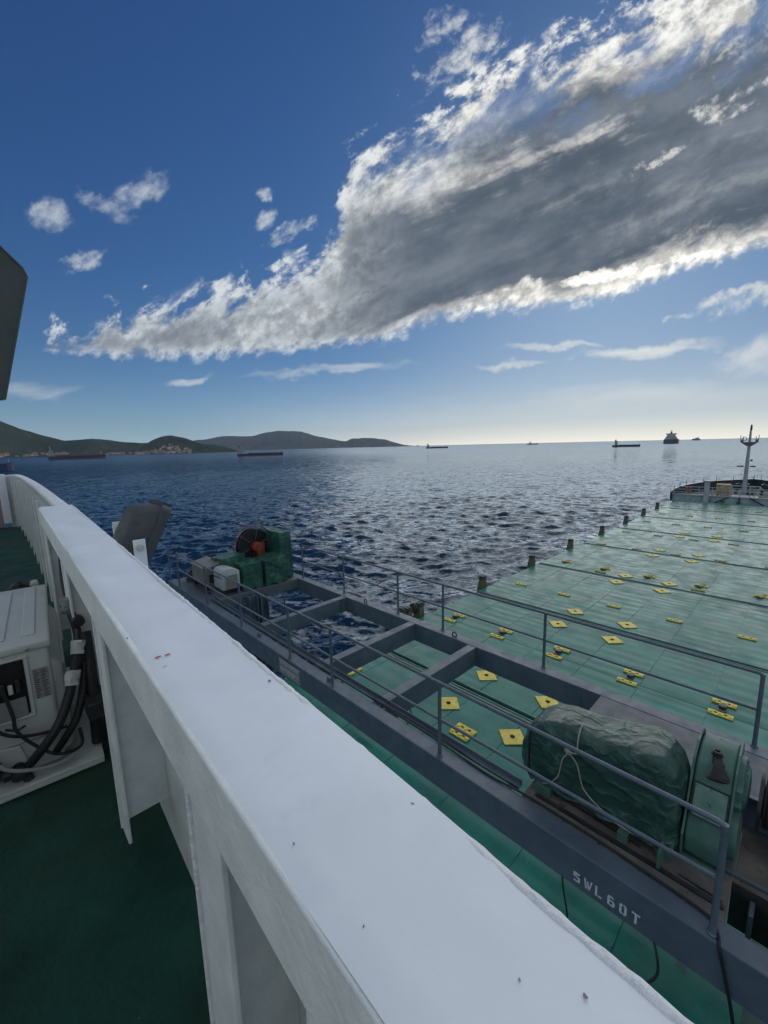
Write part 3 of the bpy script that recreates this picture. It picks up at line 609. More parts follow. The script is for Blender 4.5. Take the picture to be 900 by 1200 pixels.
# ------------------------------------------------------------------ hull, main deck and hatch covers
HX0, HX1, HZ = -10.35, .05, Z(6.8)
SEAMS = [-10.35, -8.93, -7.40, -5.87, -4.35, -2.80, -1.26, .05]
COVERS = [(2.42, 9.00), (9.10, 15.78), (15.88, 22.05), (22.17, 28.52), (28.64, 35.40), (35.52, 42.15), (42.27, 48.80), (48.92, 55.25)]
CX = (HX0+HX1)/2
def build_hull():
    b = MB(); ys = [-12, 40, 50, 57, 62, 66, 69.5, 71.2]; hw = [6.3, 6.3, 6.25, 6.0, 5.0, 3.7, 1.5, .05]
    T = thing('ship_hull', (CX, 20, 0), 'dark hull of the cargo ship below its green hatch covers', 'ship hull')
    for s_ in (-1, 1):
        rg = [[(CX+s_*w, y, -1.0), (CX+s_*w, y, Z(8.6) if y < 57.5 else Z(6.32)), (CX+s_*(w-.25 if w > .3 else .0), y, Z(8.6) if y < 57.5 else Z(6.32)), (CX+s_*(w-.25 if w > .3 else .0), y, -1.0)] for y, w in zip(ys, hw)]
        m_ = MB(); m_.loft(rg); m_.build('hull_side', M_hull, T)
    d = MB(); d.box((CX-6.1, -12, Z(8.75)), (CX+6.1, 57.3, Z(8.7))); tag(d.build('main_deck', M_hatchd), kind='structure')
    c = MB(); c.box((HX0+.12, 2.5, Z(8.69)), (HX0+.2, 55.2, Z(7.0))); c.box((HX1-.2, 2.5, Z(8.69)), (HX1-.12, 55.2, Z(7.0))); c.box((HX0+.22, 2.45, Z(8.69)), (HX1-.22, 2.5, Z(7.0))); c.build('hatch_coaming', M_hatchd, T)
build_hull()
# markings that repeat on every cover
def proto(fn, name, material, **k):
    b = MB(); fn(b); o = b.build(name, material, None, **k); o.location = (0, 0, 0); me = o.data
    bpy.data.objects.remove(o); return me
def cen(me):                                            # meshes built above sit on their own centroid; keep them there
    return me
def _dia(b):
    b.prism([(.36, 0, 0), (0, .36, 0), (-.36, 0, 0), (0, -.36, 0)], (0, 0, .022))
ME_dia = proto(_dia, 'socket_plate', M_yel, bevel=.006)
ME_hole = proto(lambda b: b.lathe([(.058, 0), (.058, .008), (.04, .012)], (0, 0, 0), 'Z', 14), 'socket_hole', M_hole)
def _pad(b):
    b.box((-.25, -.10, 0), (.25, .10, .030)); b.box((-.25, -.06, .030), (-.16, .06, .050)); b.box((.16, -.06, .030), (.25, .06, .050)); b.box((-.05, -.05, .030), (.05, .05, .045))
ME_pad = proto(_pad, 'lashing_pad', M_yel, bevel=.008)
ME_padw = proto(_pad, 'lashing_pad', M_yeld, bevel=.008)
ME_lug = proto(lambda b: (b.box((-.07, -.22, 0), (.07, .22, .05)), b.lathe([(.09, .05), (.09, .10), (.05, .11)], (0, 0, 0), 'Z', 12)), 'lashing_eye', M_steel, bevel=.006)
ME_slot = proto(lambda b: (b.box((-.13, -.02, 0), (-.07, .02, .01)), b.box((.07, -.02, 0), (.13, .02, .01))), 'slot', M_hole)
CL = [-9.31, -7.24, -5.20, -3.10, -1.01]
PADS = {0: [(7.25, CL[0], 1), (7.55, CL[0], 1), (7.32, CL[2], 1), (7.57, CL[2], 1), (7.28, CL[1], 1), (7.32, CL[3], 1), (7.57, CL[3], 1), (7.32, CL[4], 1), (7.57, CL[4], 1)],
        1: [(12.40, x, 1) for x in CL]+[(13.02, x, 1) for x in CL], 2: [(18.08, x, 1) for x in CL], 3: [(23.36, x, 2) for x in CL]+[(22.62, x, 0) for x in (CL[1], CL[3])],
        4: [(28.98, x, 0) for x in CL], 5: [(34.15+1.6, x, 0) for x in ()]+[(39.55, x, 0) for x in CL], 6: [(44.6, x, 0) for x in CL], 7: [(50.4, x, 0) for x in CL]}
PADS[4] += [(34.1, x, 0) for x in CL]; PADS[3] += []
DIA = {0: [(8.11, -6.13), (8.11, -4.28)], 1: [(9.96, -6.14), (9.96, -4.28), (14.86, -6.13), (14.86, -4.25)], 2: [(16.49, -6.13), (16.49, -4.25), (21.45, -6.12), (21.45, -4.24)],
       3: [(22.76, -6.1), (22.76, -4.23), (27.94, -6.13), (27.94, -4.25)], 4: [(29.65, -6.15), (29.65, -4.2), (34.62, -6.1), (34.62, -4.2)], 5: [(36.3, -6.1), (36.3, -4.2)], 6: [], 7: []}
ORD = ['green steel hatch cover nearest the white bulwark, partly under the crane', 'green hatch cover reaching out from under the crane, cross seam at its middle', 'green hatch cover third from the crane with pale diamond sockets at both ends',
       'green hatch cover fourth from the bulwark, with crossed yellow pads along its near edge', 'weathered green hatch cover midway to the bow', 'green hatch cover third from the bow', 'pale green hatch cover second from the forecastle', 'pale green hatch cover farthest away, next to the forecastle']
def build_covers():
    for ci, (ya, yb) in enumerate(COVERS):
        T = thing('hatch_cover', (CX, (ya+yb)/2, HZ-.6), ORD[ci], 'hatch cover', 'hatch covers along the hold')
        org = ORG[T.name]
        b = MB(); b.box((HX0+.002, ya, HZ-.62), (HX1, yb, HZ-.010)); b.build('cover_frame', M_hatch, T)
        spans = [(ya, yb)] if ci != 1 else [(ya, 12.43), (12.49, yb)]
        for (p, q) in spans:
            for k in range(7):
                xa, xb = SEAMS[k]+.010, SEAMS[k+1]-.010
                nx, ny = 7, max(12, int((q-p)/(.085 if ci < 5 else .14)))
                X = np.linspace(xa, xb, nx); Y = np.linspace(p+.006, q-.006, ny)
                yy, xx = np.meshgrid(Y, X, indexing='ij')
                tx = (xx-xa)/(xb-xa); bulge = np.sin(np.pi*tx)
                ph = rng.uniform(0, 6.3); per = .46+.10*math.sin(k*2.1+ci)
                zz = HZ+.0062*np.sin(2*np.pi*(yy)/per+.35*np.sin(ph+yy*.7)+.12*np.sin(xx*3+ph))*(.6+.4*bulge)*(.75+.4*np.sin(yy*.9+ph))
                zz += .004*np.sin(xx*1.9+ph)*np.sin(yy*.8+ph*2)+.0015*np.sin(xx*5.1+yy*1.3)
                e = (yy < p+.02) | (yy > q-.02); zz[e] = HZ-.004
                top = np.stack([xx, yy, zz], -1).reshape(-1, 3)-np.array(org)
                qs = grid_quads(ny, nx)
                # skirt so that each plate is a solid sheet, proud of the frame
                bi = np.concatenate([np.arange(nx), np.arange(1, ny)*nx+nx-1, ((ny-1)*nx+np.arange(nx-2, -1, -1)), np.arange(ny-2, 0, -1)*nx])
                low = top[bi].copy(); low[:, 2] = HZ-.016-org.z; N = len(top); L = len(bi); ii = np.arange(L); jj = (ii+1) % L
                low = np.concatenate([low, top[bi]]); sk = np.stack([N+L+ii, N+ii, N+jj, N+L+jj], -1)
                me = np_mesh('plate', np.concatenate([top, low]), np.concatenate([qs, sk]), M_hatch)
                me.polygons.foreach_set('use_smooth', np.concatenate([np.ones(len(qs), bool), np.zeros(len(sk), bool)])); mobj('plate', me, T)
        b = MB()
        if ci in (0, 1, 2):
            yj = yb if ci != 1 else ya
        b.box((HX0+.05, yb-.02, HZ-.1), (HX1-.05, yb+.12, HZ-.07)); b.build('joint_seal', M_gap, T)
        for (y, x) in DIA[ci]:
            o = mobj('socket_plate', ME_dia, T); o.location = (x-org.x, y-org.y, HZ+.009-org.z)
            h = mobj('socket_hole', ME_hole, o); h.location = (0, 0, .021)
        for (y, x, kind) in PADS[ci]:
            o = mobj('lashing_pad', ME_pad if kind else ME_padw, T); o.location = (x-org.x, y-org.y, HZ+.008-org.z)
            if ci < 4:
                h = mobj('slot', ME_slot, o); h.location = (0, 0, .0295)
            if kind == 2 or ci >= 3: o.rotation_euler = (0, 0, R_(random.choice((0, 0, 18, -14))))
            if kind == 2:
                p2 = mobj('lashing_pad', ME_padw, T); p2.location = (x-org.x, y-org.y, HZ+.0445-org.z); p2.rotation_euler = (0, 0, R_(68))
        if ci == 1:
            for x in CL:
                o = mobj('lashing_eye', ME_lug, T); o.location = (x-org.x, 12.71-org.y, HZ+.008-org.z)
        b = MB(); b.box((HX0+.004, ya+.02, HZ-.012), (HX1-.004, ya+.09, HZ+.020)); b.build('edge_bar', M_hatchd, T, bevel=.008)
        b = MB(); b.box((HX0+.003, yb-.055, HZ-.012), (HX1-.003, yb-.006, HZ+.015)); b.build('edge_bar', M_hatchd, T, bevel=.006)
        # two low coaming strips by the first joint (double dark line)
        if ci == 0:
            b = MB(); b.box((HX0, 8.80, HZ+.004), (HX1, 8.86, HZ+.035)); b.build('joint_strip', M_hatchd, T)
build_covers()
# posts along the hatch edge
def build_posts():
    Ts = []
    ys = [(11.35, 1), (12.05, 1), (16.7, 0), (21.75, 0), (27.1, 0), (32.9, 0), (38.6, 0), (43.8, 0), (48.6, 0), (6.2, 0)]
    names = ['olive steel roller post beside the crane, left one of the pair', 'olive steel roller post beside the crane, right one of the pair'] + \
        ['olive steel edge post with dark cap, %s beyond the roller pair' % q for q in ('first', 'second', 'third', 'fourth', 'fifth', 'sixth', 'farthest')] + ['olive steel edge post seen through the crane beams']
    P = None
    for (y, roll), lab in zip(ys, names):
        T = thing('edge_post', (HX0-.30, y, Z(8.68)), lab, 'steel post', 'posts along the port hatch edge'); x = HX0-.30
        b = MB(); t_ = Z(6.42); b.hexa([(x-.40, y-.30, Z(8.68)), (x+.26, y-.30, Z(8.68)), (x+.26, y+.30, Z(8.68)), (x-.40, y+.30, Z(8.68)), (x-.06, y-.13, t_), (x+.18, y-.13, t_), (x+.18, y+.13, t_), (x-.06, y+.13, t_)])
        b.build('post_body', M_olive, T, bevel=.015)
        b = MB(); b.box((x-.09, y-.16, t_+.002), (x+.21, y+.16, t_+.07)); b.box((x-.06, y-.12, t_+.07), (x+.16, y+.15, t_+.12)); b.build('post_cap', M_dkol, T, bevel=.012)
        if roll:
            b = MB(); b.lathe([(.10, 0), (.21, .01), (.21, .10), (.10, .11)], (x, y-.31, t_-.06), 'Y', 18); w_ = b.build('roller', M_dkol, T, smooth=True)
            b = MB(); b.torus((x, y-.315, t_-.06), .12, .02, 'Y', 18, 6); b.build('roller_rim', M_olive, w_, smooth=True)
build_posts()
# ------------------------------------------------------------------ hatch-cover gantry crane
GT = Z(4.3)
def build_crane():
    T = thing('gantry_crane', (CX, 5.7, Z(8.68)), 'grey hatch cover gantry crane spanning the ship, marked SWL 60T', 'gantry crane')
    b = MB(); b.box((-14.75, 4.03, Z(4.745)), (4.5, 4.27, GT)); near = b.build('girder', M_crane, T, bevel=.012)
    b = MB(); b.box((-14.72, 7.12, Z(4.745)), (4.5, 7.38, GT)); b.build('girder', M_crane, T, bevel=.012)
    for x in (-9.15, -6.50, -4.75):
        b = MB(); b.box((x-.10, 4.272, Z(4.72)), (x+.10, 7.118, GT-.004)); b.build('cross_beam', M_crane, T, bevel=.01)
    b = MB(); b.box((-11.9, 4.36, GT-.03), (-2.20, 4.45, GT-.012)); b.box((-11.9, 4.445, GT-.010), (-2.20, 4.455, GT+.05)); b.build('cable_tray', M_crane, T)
    for x in np.arange(-11.5, -2.2, 1.15):
        b = MB(); b.box((x-.03, 4.272, GT-.05), (x+.03, 4.40, GT-.031)); b.build('tray_bracket', M_crane, T)
    # platforms
    b = MB(); b.box((-14.70, 4.275, GT-.07), (-11.62, 7.115, GT-.006)); b.box((-11.70, 4.275, Z(4.62)), (-11.62, 7.115, GT-.071)); b.build('platform', M_plat, T, bevel=.006)
    b = MB(); b.box((-2.15, 5.62, GT-.07), (4.4, 7.115, GT-.003)); b.build('platform', M_plat, T, bevel=.006)
    b = MB(); b.box((-2.12, 4.275, GT-.07), (-.16, 5.615, GT-.008)); b.box((-.155, 4.80, GT-.072), (4.4, 5.613, GT-.010)); b.box((-2.15, 4.28, Z(4.7)), (-2.10, 7.10, GT-.072)); b.build('platform', M_brown, T, bevel=.006)
    b = MB(); b.bar((-2.0, 4.42, GT-.004), (-.18, 4.42, GT-.004), .05, .03); b.bar((-1.9, 4.60, GT-.004), (-.9, 4.55, GT-.004), .02, .012); b.bar((-.55, 4.50, GT-.003), (-.2, 4.48, GT-.003), .015, .012); b.build('deck_strip', M_steel, T)
    # drum well: brackets and bars in the slot
    for x, w, y0, y1, m_ in ((.0, .04, 4.60, 4.78, M_crane), (.22, .10, 4.3, 4.78, M_steel), (.48, .05, 4.28, 4.78, M_steel), (.30, .16, 4.55, 4.75, M_crane), (.75, .16, 4.30, 4.78, M_orange)):
        b = MB(); b.box((x-w/2, y0, Z(4.95)), (x+w/2, y1, GT-.09)); b.build('well_bracket', m_, T, bevel=.008)
    b = MB(); b.box((-.16, 4.785, Z(4.8)), (4.4, 4.80, GT-.012)); b.build('well_edge', M_steel, T)
    # trestle legs down to the deck rails
    for sx, x in (('p', -11.42), ('s', .9)):
        for y in (5.25, 6.55) if sx == 's' else (5.36, 5.70):
            b = MB(); b.box((x-.16, y-.13, Z(8.45)), (x+.16, y-.10, Z(4.38))); b.box((x-.16, y+.10, Z(8.45)), (x+.16, y+.13, Z(4.38))); b.box((x-.02, y-.10, Z(8.45)), (x+.02, y+.10, Z(4.38))); b.build('leg', M_crane, T)
        b = MB(); b.box((x-.2, 4.9, Z(8.66)), (x+.2, 6.9, Z(8.46))); b.build('bogie', M_steel, T, bevel=.02)
    for y in (5.35, 6.42):
        b = MB(); b.tube([(-11.35, y, Z(4.65)), (-11.35, y, Z(8.4))], .022, 8); b.build('ladder_rail', M_crane, T)
    # handrails
    def rail(Y, xs, x_end, bend):
        r = MB(); t_, m_ = Z(3.20), Z(3.74)
        r.tube([(xs[1] if Y < 5 else xs[0], Y, t_)]+[(x, Y, t_) for x in xs[2:-1]]+[(x_end-.05, Y, t_), (x_end-.015, Y, t_-.012), (x_end, Y, t_-.05)], .025, 10)
        r.tube([(xs[1] if Y < 5 else xs[0], Y, m_), (x_end, Y, m_)], .021, 10)
        h = r.build('handrail', M_rail, T, smooth=True)
        for x in xs:
            p = MB(); p.tube([(x, Y, GT), (x, Y, t_)], .027, 10); p.lathe([(.045, 0), (.045, .012), (.03, .02), (.028, .09)], (x, Y, GT), 'Z', 10); p.build('post', M_rail, h, smooth=True)
    rail(4.10, [-14.68, -13.81, -11.55, -9.39, -7.16, -5.72, -3.25, -.22], -.22, 1)
    rail(7.32, [-11.6, -9.4, -7.16, -5.7, -3.26, -.2], -.2, 1)
    # lifting eyes on the far girder
    for x in (-5.28, -8.3):
        b = MB(); b.torus((x, 7.2, GT+.05), .055, .016, 'Y', 16, 6); b.build('lifting_eye', M_steel, T, smooth=True)
    # lettering SWL 60T, stencilled on the near girder
    U = .115
    S = lambda *p: [(a*U, b_*U) for a, b_ in p]
    GL = {'S': [S((.05, .02), (.52, .0), (.62, .10), (.62, .24), (.44, .24), (.44, .16), (.05, .16)), S((.62, .28), (.62, .46), (.50, .56), (.20, .58), (.20, .46), (.44, .44), (.44, .28)), S((.02, .54), (.16, .50), (.16, .60), (.58, .84), (.58, .98), (.12, 1.0), (.0, .90), (.0, .60))],
          'W': [S((0, 1), (.15, 1), (.25, 0), (.13, 0)), S((.28, 0), (.40, .85), (.30, .85), (.24, .35)), S((.43, .85), (.50, 0), (.38, 0), (.36, .25)), S((.53, 0), (.72, 1), (.60, 1), (.50, .35))],
          'L': [S((.02, 0), (.20, 0), (.20, 1), (.02, 1)), S((.25, 0), (.58, 0), (.58, .17), (.25, .17))],
          '6': [S((.0, .12), (.10, .0), (.19, .0), (.19, 1), (.12, 1), (.0, .84)), S((.22, .0), (.46, .0), (.60, .12), (.60, .46), (.46, .60), (.22, .60), (.22, .46), (.38, .45), (.41, .40), (.41, .19), (.38, .14), (.22, .14)), S((.22, .87), (.48, .80), (.52, .88), (.40, 1), (.22, 1))],
          '0': [S((.0, .14), (.10, .0), (.26, .0), (.26, .15), (.18, .2), (.18, .8), (.26, .85), (.26, 1), (.10, 1), (.0, .86)), S((.32, .0), (.48, .0), (.58, .14), (.58, .86), (.48, 1), (.32, 1), (.32, .85), (.40, .8), (.40, .2), (.32, .15))],
          'T': [S((.0, .84), (.20, .84), (.20, 1), (.0, 1)), S((.22, .0), (.40, .0), (.40, 1), (.22, 1)), S((.42, .84), (.62, .84), (.62, 1), (.42, 1))]}
    for ch, x in zip('SWL60T', (-1.375, -1.265, -1.155, -1.035, -.925, -.815)):
        b = MB()
        for poly in GL[ch]: b.prism([(x+px_, 4.0285, Z(4.67)+pz_) for px_, pz_ in poly], (0, -.002, 0))
        b.build('letter', M_letter, near)
    # weathered notice plate farther left, lettering no longer legible
    b = MB(); b.box((-7.50, 4.022, Z(4.70)), (-6.72, 4.028, Z(4.385))); np_ = b.build('notice_plate', M_sticker, near)
    k = MB()
    for row, (h, n_, hh) in enumerate(((4.43, 15, .05), (4.55, 9, .11))):
        for i in range(n_):
            x = -7.46+.70*i/n_; w_ = .70/n_
            for s_ in range(2):
                k.box((x+w_*(.12+.36*s_), 4.020, Z(h+hh*random.uniform(.3, 1))), (x+w_*(.12+.36*s_)+w_*.16, 4.0215, Z(h-random.uniform(0, .01))))
    k.build('worn_stencilling', M_letter, np_); k = MB()
    k.box((-7.5, 4.019, Z(4.40)), (-6.72, 4.0215, Z(4.388))); k.build('plate_edge', M_letter, np_)
    # rungs of padeyes on the near girder
    for x in (-8.6, -5.9):
        b = MB(); b.box((x-.06, 4.14, GT), (x+.06, 4.17, GT+.07)); b.build('lifting_eye', M_crane, T, bevel=.01)
build_crane()
def cable(label, pts, r, k=4, name='cable'):
    b = MB(); b.tube(smoothpts(pts, k), r, 8); o = b.build(name, M_black, None, smooth=True); tag(o, label, 'cable'); return o
def build_cables():
    cable('long black cable lying along the top of the near crane girder', [(-11.8, 4.30, GT+.014), (-9.5, 4.315, GT+.014), (-7.2, 4.30, GT+.014), (-5.2, 4.32, GT+.014), (-3.6, 4.30, GT+.014), (-2.6, 4.26, GT+.014), (-2.1, 4.30, GT+.016), (-1.3, 4.30, GT+.016), (-.7, 4.27, GT+.016), (-.28, 4.23, GT+.016), (-.19, 4.12, GT+.016), (-.16, 4.02, GT-.02), (-.10, 4.0, GT-.25), (-.02, 3.99, GT-.6), (.1, 3.97, Z(5.6))], .014)
    cable('second thin black cable sagging beside the cable tray', [(-4.9, 4.32, GT+.03), (-4.2, 4.35, GT+.02), (-3.3, 4.36, GT+.012), (-2.7, 4.33, GT+.012), (-2.2, 4.34, GT+.014)], .011)
    cable('black cable loop dropping below the girder left of the SWL lettering', [(-1.50, 4.05, Z(4.72)), (-1.46, 4.0, Z(4.85)), (-1.40, 3.98, Z(5.1)), (-1.36, 3.98, Z(5.6))], .010)
    cable('black cable loop hanging under the girder right of the SWL lettering', [(-.62, 4.04, Z(4.73)), (-.57, 3.98, Z(4.84)), (-.56, 3.95, Z(4.96)), (-.62, 3.9, Z(5.06)), (-.75, 3.85, Z(5.12))], .012)
    cable('short black cable with a hook on the hatch between two cross beams', [(-6.55, 7.05, HZ+.18), (-6.45, 7.0, HZ+.12), (-6.35, 6.75, HZ+.03), (-5.9, 6.5, HZ+.025), (-5.2, 6.2, HZ+.025)], .022)
build_cables()
# ------------------------------------------------------------------ tarpaulins and machinery on the crane
def tarp_box(name, x0, x1, y0, y1, z0, z1, material, parent=None, n=14, amp=.02, flare=.05, slope=(0, 0), seed=0):
    r_ = np.random.default_rng(seed); b = bmesh.new(); bmesh.ops.create_cube(b, size=1)
    bmesh.ops.subdivide_edges(b, edges=b.edges[:], cuts=n, use_grid_fill=True)
    ph = r_.uniform(0, 6.28, 8); org = ORG[parent.name] if parent else Vector(((x0+x1)/2, (y0+y1)/2, z0))
    cx, cy = (x0+x1)/2, (y0+y1)/2
    for q in b.verts:
        x, y, z = q.co*2; t = (1-z)/2
        # round the edges a little
        l = max(abs(x), abs(y)); rx = x/(1+.03*max(0, abs(x)+abs(y)+abs(z)-2.5)); ry = y/(1+.03*max(0, abs(x)+abs(y)+abs(z)-2.5)); rz = z/(1+.03*max(0, abs(x)+abs(y)+abs(z)-2.5))
        px_ = cx+rx*(x1-x0)/2; py_ = cy+ry*(y1-y0)/2; pz_ = (z0+z1)/2+rz*(z1-z0)/2
        ang = math.atan2(y, x); f = math.sin(ang*9+ph[0])*.6+math.sin(ang*17+ph[1]+z*2)*.4+math.sin(ang*5+z*3+ph[5])*.5
        k = amp*f*(.25+t)+flare*t*t
        dx, dy = math.cos(ang), math.sin(ang)
        px_ += dx*k; py_ += dy*k
        if z > .8: pz_ += -.03*math.cos(x*1.4)*math.cos(y*1.4)*0+.012*math.sin(x*5+ph[2])*math.sin(y*4+ph[3])+slope[0]*x+slope[1]*y-.02*(1-x*x)*(1-y*y)
        elif z > -.9: pz_ += (slope[0]*x+slope[1]*y)*(z+1)/2
        if z < -.95: pz_ += .03*math.sin(ang*7+ph[4])
        q.co = Vector((px_, py_, pz_))-org
    me = bpy.data.meshes.new(name); b.to_mesh(me); b.free(); me.materials.append(material)
    for p in me.polygons: p.use_smooth = True
    me.set_sharp_from_angle(angle=R_(50))
    o = bpy.data.objects.new(name, me); COL.objects.link(o)
    if parent: o.parent = parent
    else: o.location = org
    ORG[o.name] = org; return o
def build_port_gear():
    P = GT
    o = tarp_box('tarp_covered_box', -12.55, -11.76, 5.32, 5.93, P+.02, Z(3.50), M_tarpl, seed=1, slope=(0, .03)); tag(o, 'green tarpaulin over a box, next to the white generator', 'covered box')
    o = tarp_box('tarp_covered_box', -12.50, -11.70, 6.03, 6.76, P+.03, Z(3.46), M_tarpl, seed=2, slope=(0, .05)); tag(o, 'green tarpaulin over a box at the platform corner, flap folded at front', 'covered box')
    f = MB(); f.prism([(-11.690, 6.02, Z(3.47)), (-11.69, 6.72, Z(3.42)), (-11.64, 6.55, Z(3.80))], (.012, 0, 0)); f.build('tarp_flap', M_tarpl, o)
    o = tarp_box('tarp_covered_winch', -13.36, -11.92, 6.70, 7.12, P+.02, Z(2.72), M_tarpl, seed=3, amp=.012, flare=.02); tag(o, 'tall green tarpaulin hood standing behind the covered boxes', 'tarpaulin hood')
    o = tarp_box('tarp_heap', -13.3, -12.3, 4.95, 5.65, P+.3, Z(3.34), M_tarpl, seed=4, amp=.05, flare=.1, slope=(.05, .03)); tag(o, 'low green tarpaulin heap behind the beige cabinet', 'tarpaulin')
    # beige cabinet
    T = thing('beige_cabinet', (-13.0, 4.6, P), 'long beige steel cabinet on the port crane platform', 'cabinet')
    b = MB(); b.hexa([(-13.75, 4.50, P+.15), (-12.60, 4.50, P+.15), (-12.60, 5.0, P+.15), (-13.75, 5.0, P+.15), (-13.75, 4.50, Z(3.60)), (-12.60, 4.50, Z(3.60)), (-12.60, 5.0, Z(3.50)), (-13.75, 5.0, Z(3.50))]); b.build('cabinet_body', M_beige, T, bevel=.012)
    b = MB(); b.hexa([(-13.78, 4.47, Z(3.615)), (-12.57, 4.47, Z(3.615)), (-12.57, 5.02, Z(3.505)), (-13.78, 5.02, Z(3.505)), (-13.78, 4.47, Z(3.59)), (-12.57, 4.47, Z(3.59)), (-12.57, 5.02, Z(3.48)), (-13.78, 5.02, Z(3.48))]); b.build('cabinet_lid', M_beige, T)
    for x in (-13.65, -12.7):
        for y in (4.55, 4.95): b = MB(); b.box((x-.04, y-.04, P), (x+.04, y+.04, P+.15)); b.build('foot', M_steel, T)
    b = MB(); b.box((-12.599, 4.60, P+.25), (-12.585, 4.9, P+.5)); b.build('door', M_steel, T)
    # white generator
    T = thing('generator_box', (-12.1, 4.9, P), 'pale grey generator box with a sloped hood and a dark stripe', 'generator')
    b = MB(); prof = [(4.66, P+.18), (4.66, Z(3.62)), (4.72, Z(3.52)), (4.86, Z(3.50)), (4.98, Z(3.50)), (5.20, Z(3.60)), (5.20, P+.18)]
    b.prism([(-12.40, y, z) for y, z in prof], (.64, 0, 0)); b.build('hood', mat('generator_grey', (.42, .43, .41), .45, var=.08, vscale=8), T, bevel=.018, smooth=True)
    b = MB(); b.box((-12.36, 4.654, Z(3.78)), (-11.80, 4.659, Z(3.745))); b.box((-12.1, 4.654, Z(3.72)), (-11.9, 4.659, Z(3.70))); b.build('stripe', M_steel, T)
    b = MB(); b.box((-11.758, 4.76, P+.2), (-11.752, 5.12, Z(3.70))); b.build('side_panel', M_beige, T)
    b = MB()
    for x in (-12.32, -11.84):
        b.bar((x, 4.70, P), (x, 4.70, P+.18), .05); b.bar((x, 5.14, P), (x, 5.14, P+.18), .05)
    b.box((-12.36, 4.66, P+.14), (-11.80, 5.19, P+.178)); b.build('stand', M_steel, T)
    # cable reel
    c = Vector((-12.95, 6.24, Z(3.20)))
    T = thing('cable_reel', (c.x, c.y, P), 'black hose reel with a rusty guard ring and orange hub by the tall hood', 'cable reel')
    b = MB(); b.lathe([(.2, 0), (.54, .01), (.56, .05), (.30, .07), (.30, .20), (.56, .22), (.56, .26), (.2, .27)], (c.x-.1, c.y, c.z), 'X', 32); b.build('drum', M_black, T, smooth=True)
    b = MB(); b.torus((c.x+.22, c.y, c.z), .68, .016, 'X', 40, 6)
    b.torus((c.x+.05, c.y, c.z), .68, .013, 'X', 40, 6); r = b.build('guard_ring', M_rust, T, smooth=True)
    for k in range(6):
        a = k*math.pi/3+.35; b = MB(); b.tube([c+Vector((.2, .2*math.cos(a), .2*math.sin(a))), c+Vector((.22, .68*math.cos(a), .68*math.sin(a)))], .012, 6); b.build('spoke', M_rust, r)
    b = MB(); b.lathe([(.17, 0), (.17, .22), (.12, .24)], (c.x+.17, c.y+.02, c.z-.02), 'X', 18); b.box((c.x+.2, c.y-.02, c.z-.52), (c.x+.44, c.y+.24, c.z+.1)); b.build('hub_motor', M_orange, T, bevel=.015, smooth=True)
    b = MB(); b.bar((c.x, c.y-.35, P), (c.x, c.y, c.z), .07); b.bar((c.x, c.y+.35, P), (c.x, c.y, c.z), .07); b.build('stand', M_crane, T)
    # black hose coil at the rail
    T = thing('hose_coil', (-14.1, 4.75, P), 'coil of black hose at the port end of the crane platform', 'hose coil')
    for k in range(6):
        b = MB(); b.torus((-14.1+random.uniform(-.05, .05), 4.72+random.uniform(-.05, .05), P+.04+k*.045), .26+random.uniform(-.04, .03), .028, 'Z', 24, 8); b.build('hose_turn', M_black, T, smooth=True)
    b = MB(); b.tube(smoothpts([(-13.9, 4.6, P+.03), (-13.4, 4.45, P+.03), (-12.9, 4.40, P+.03), (-12.5, 4.42, P+.03), (-12.3, 4.5, P+.03)], 5), .025, 8); b.build('hose_end', M_black, T, smooth=True)
build_port_gear()
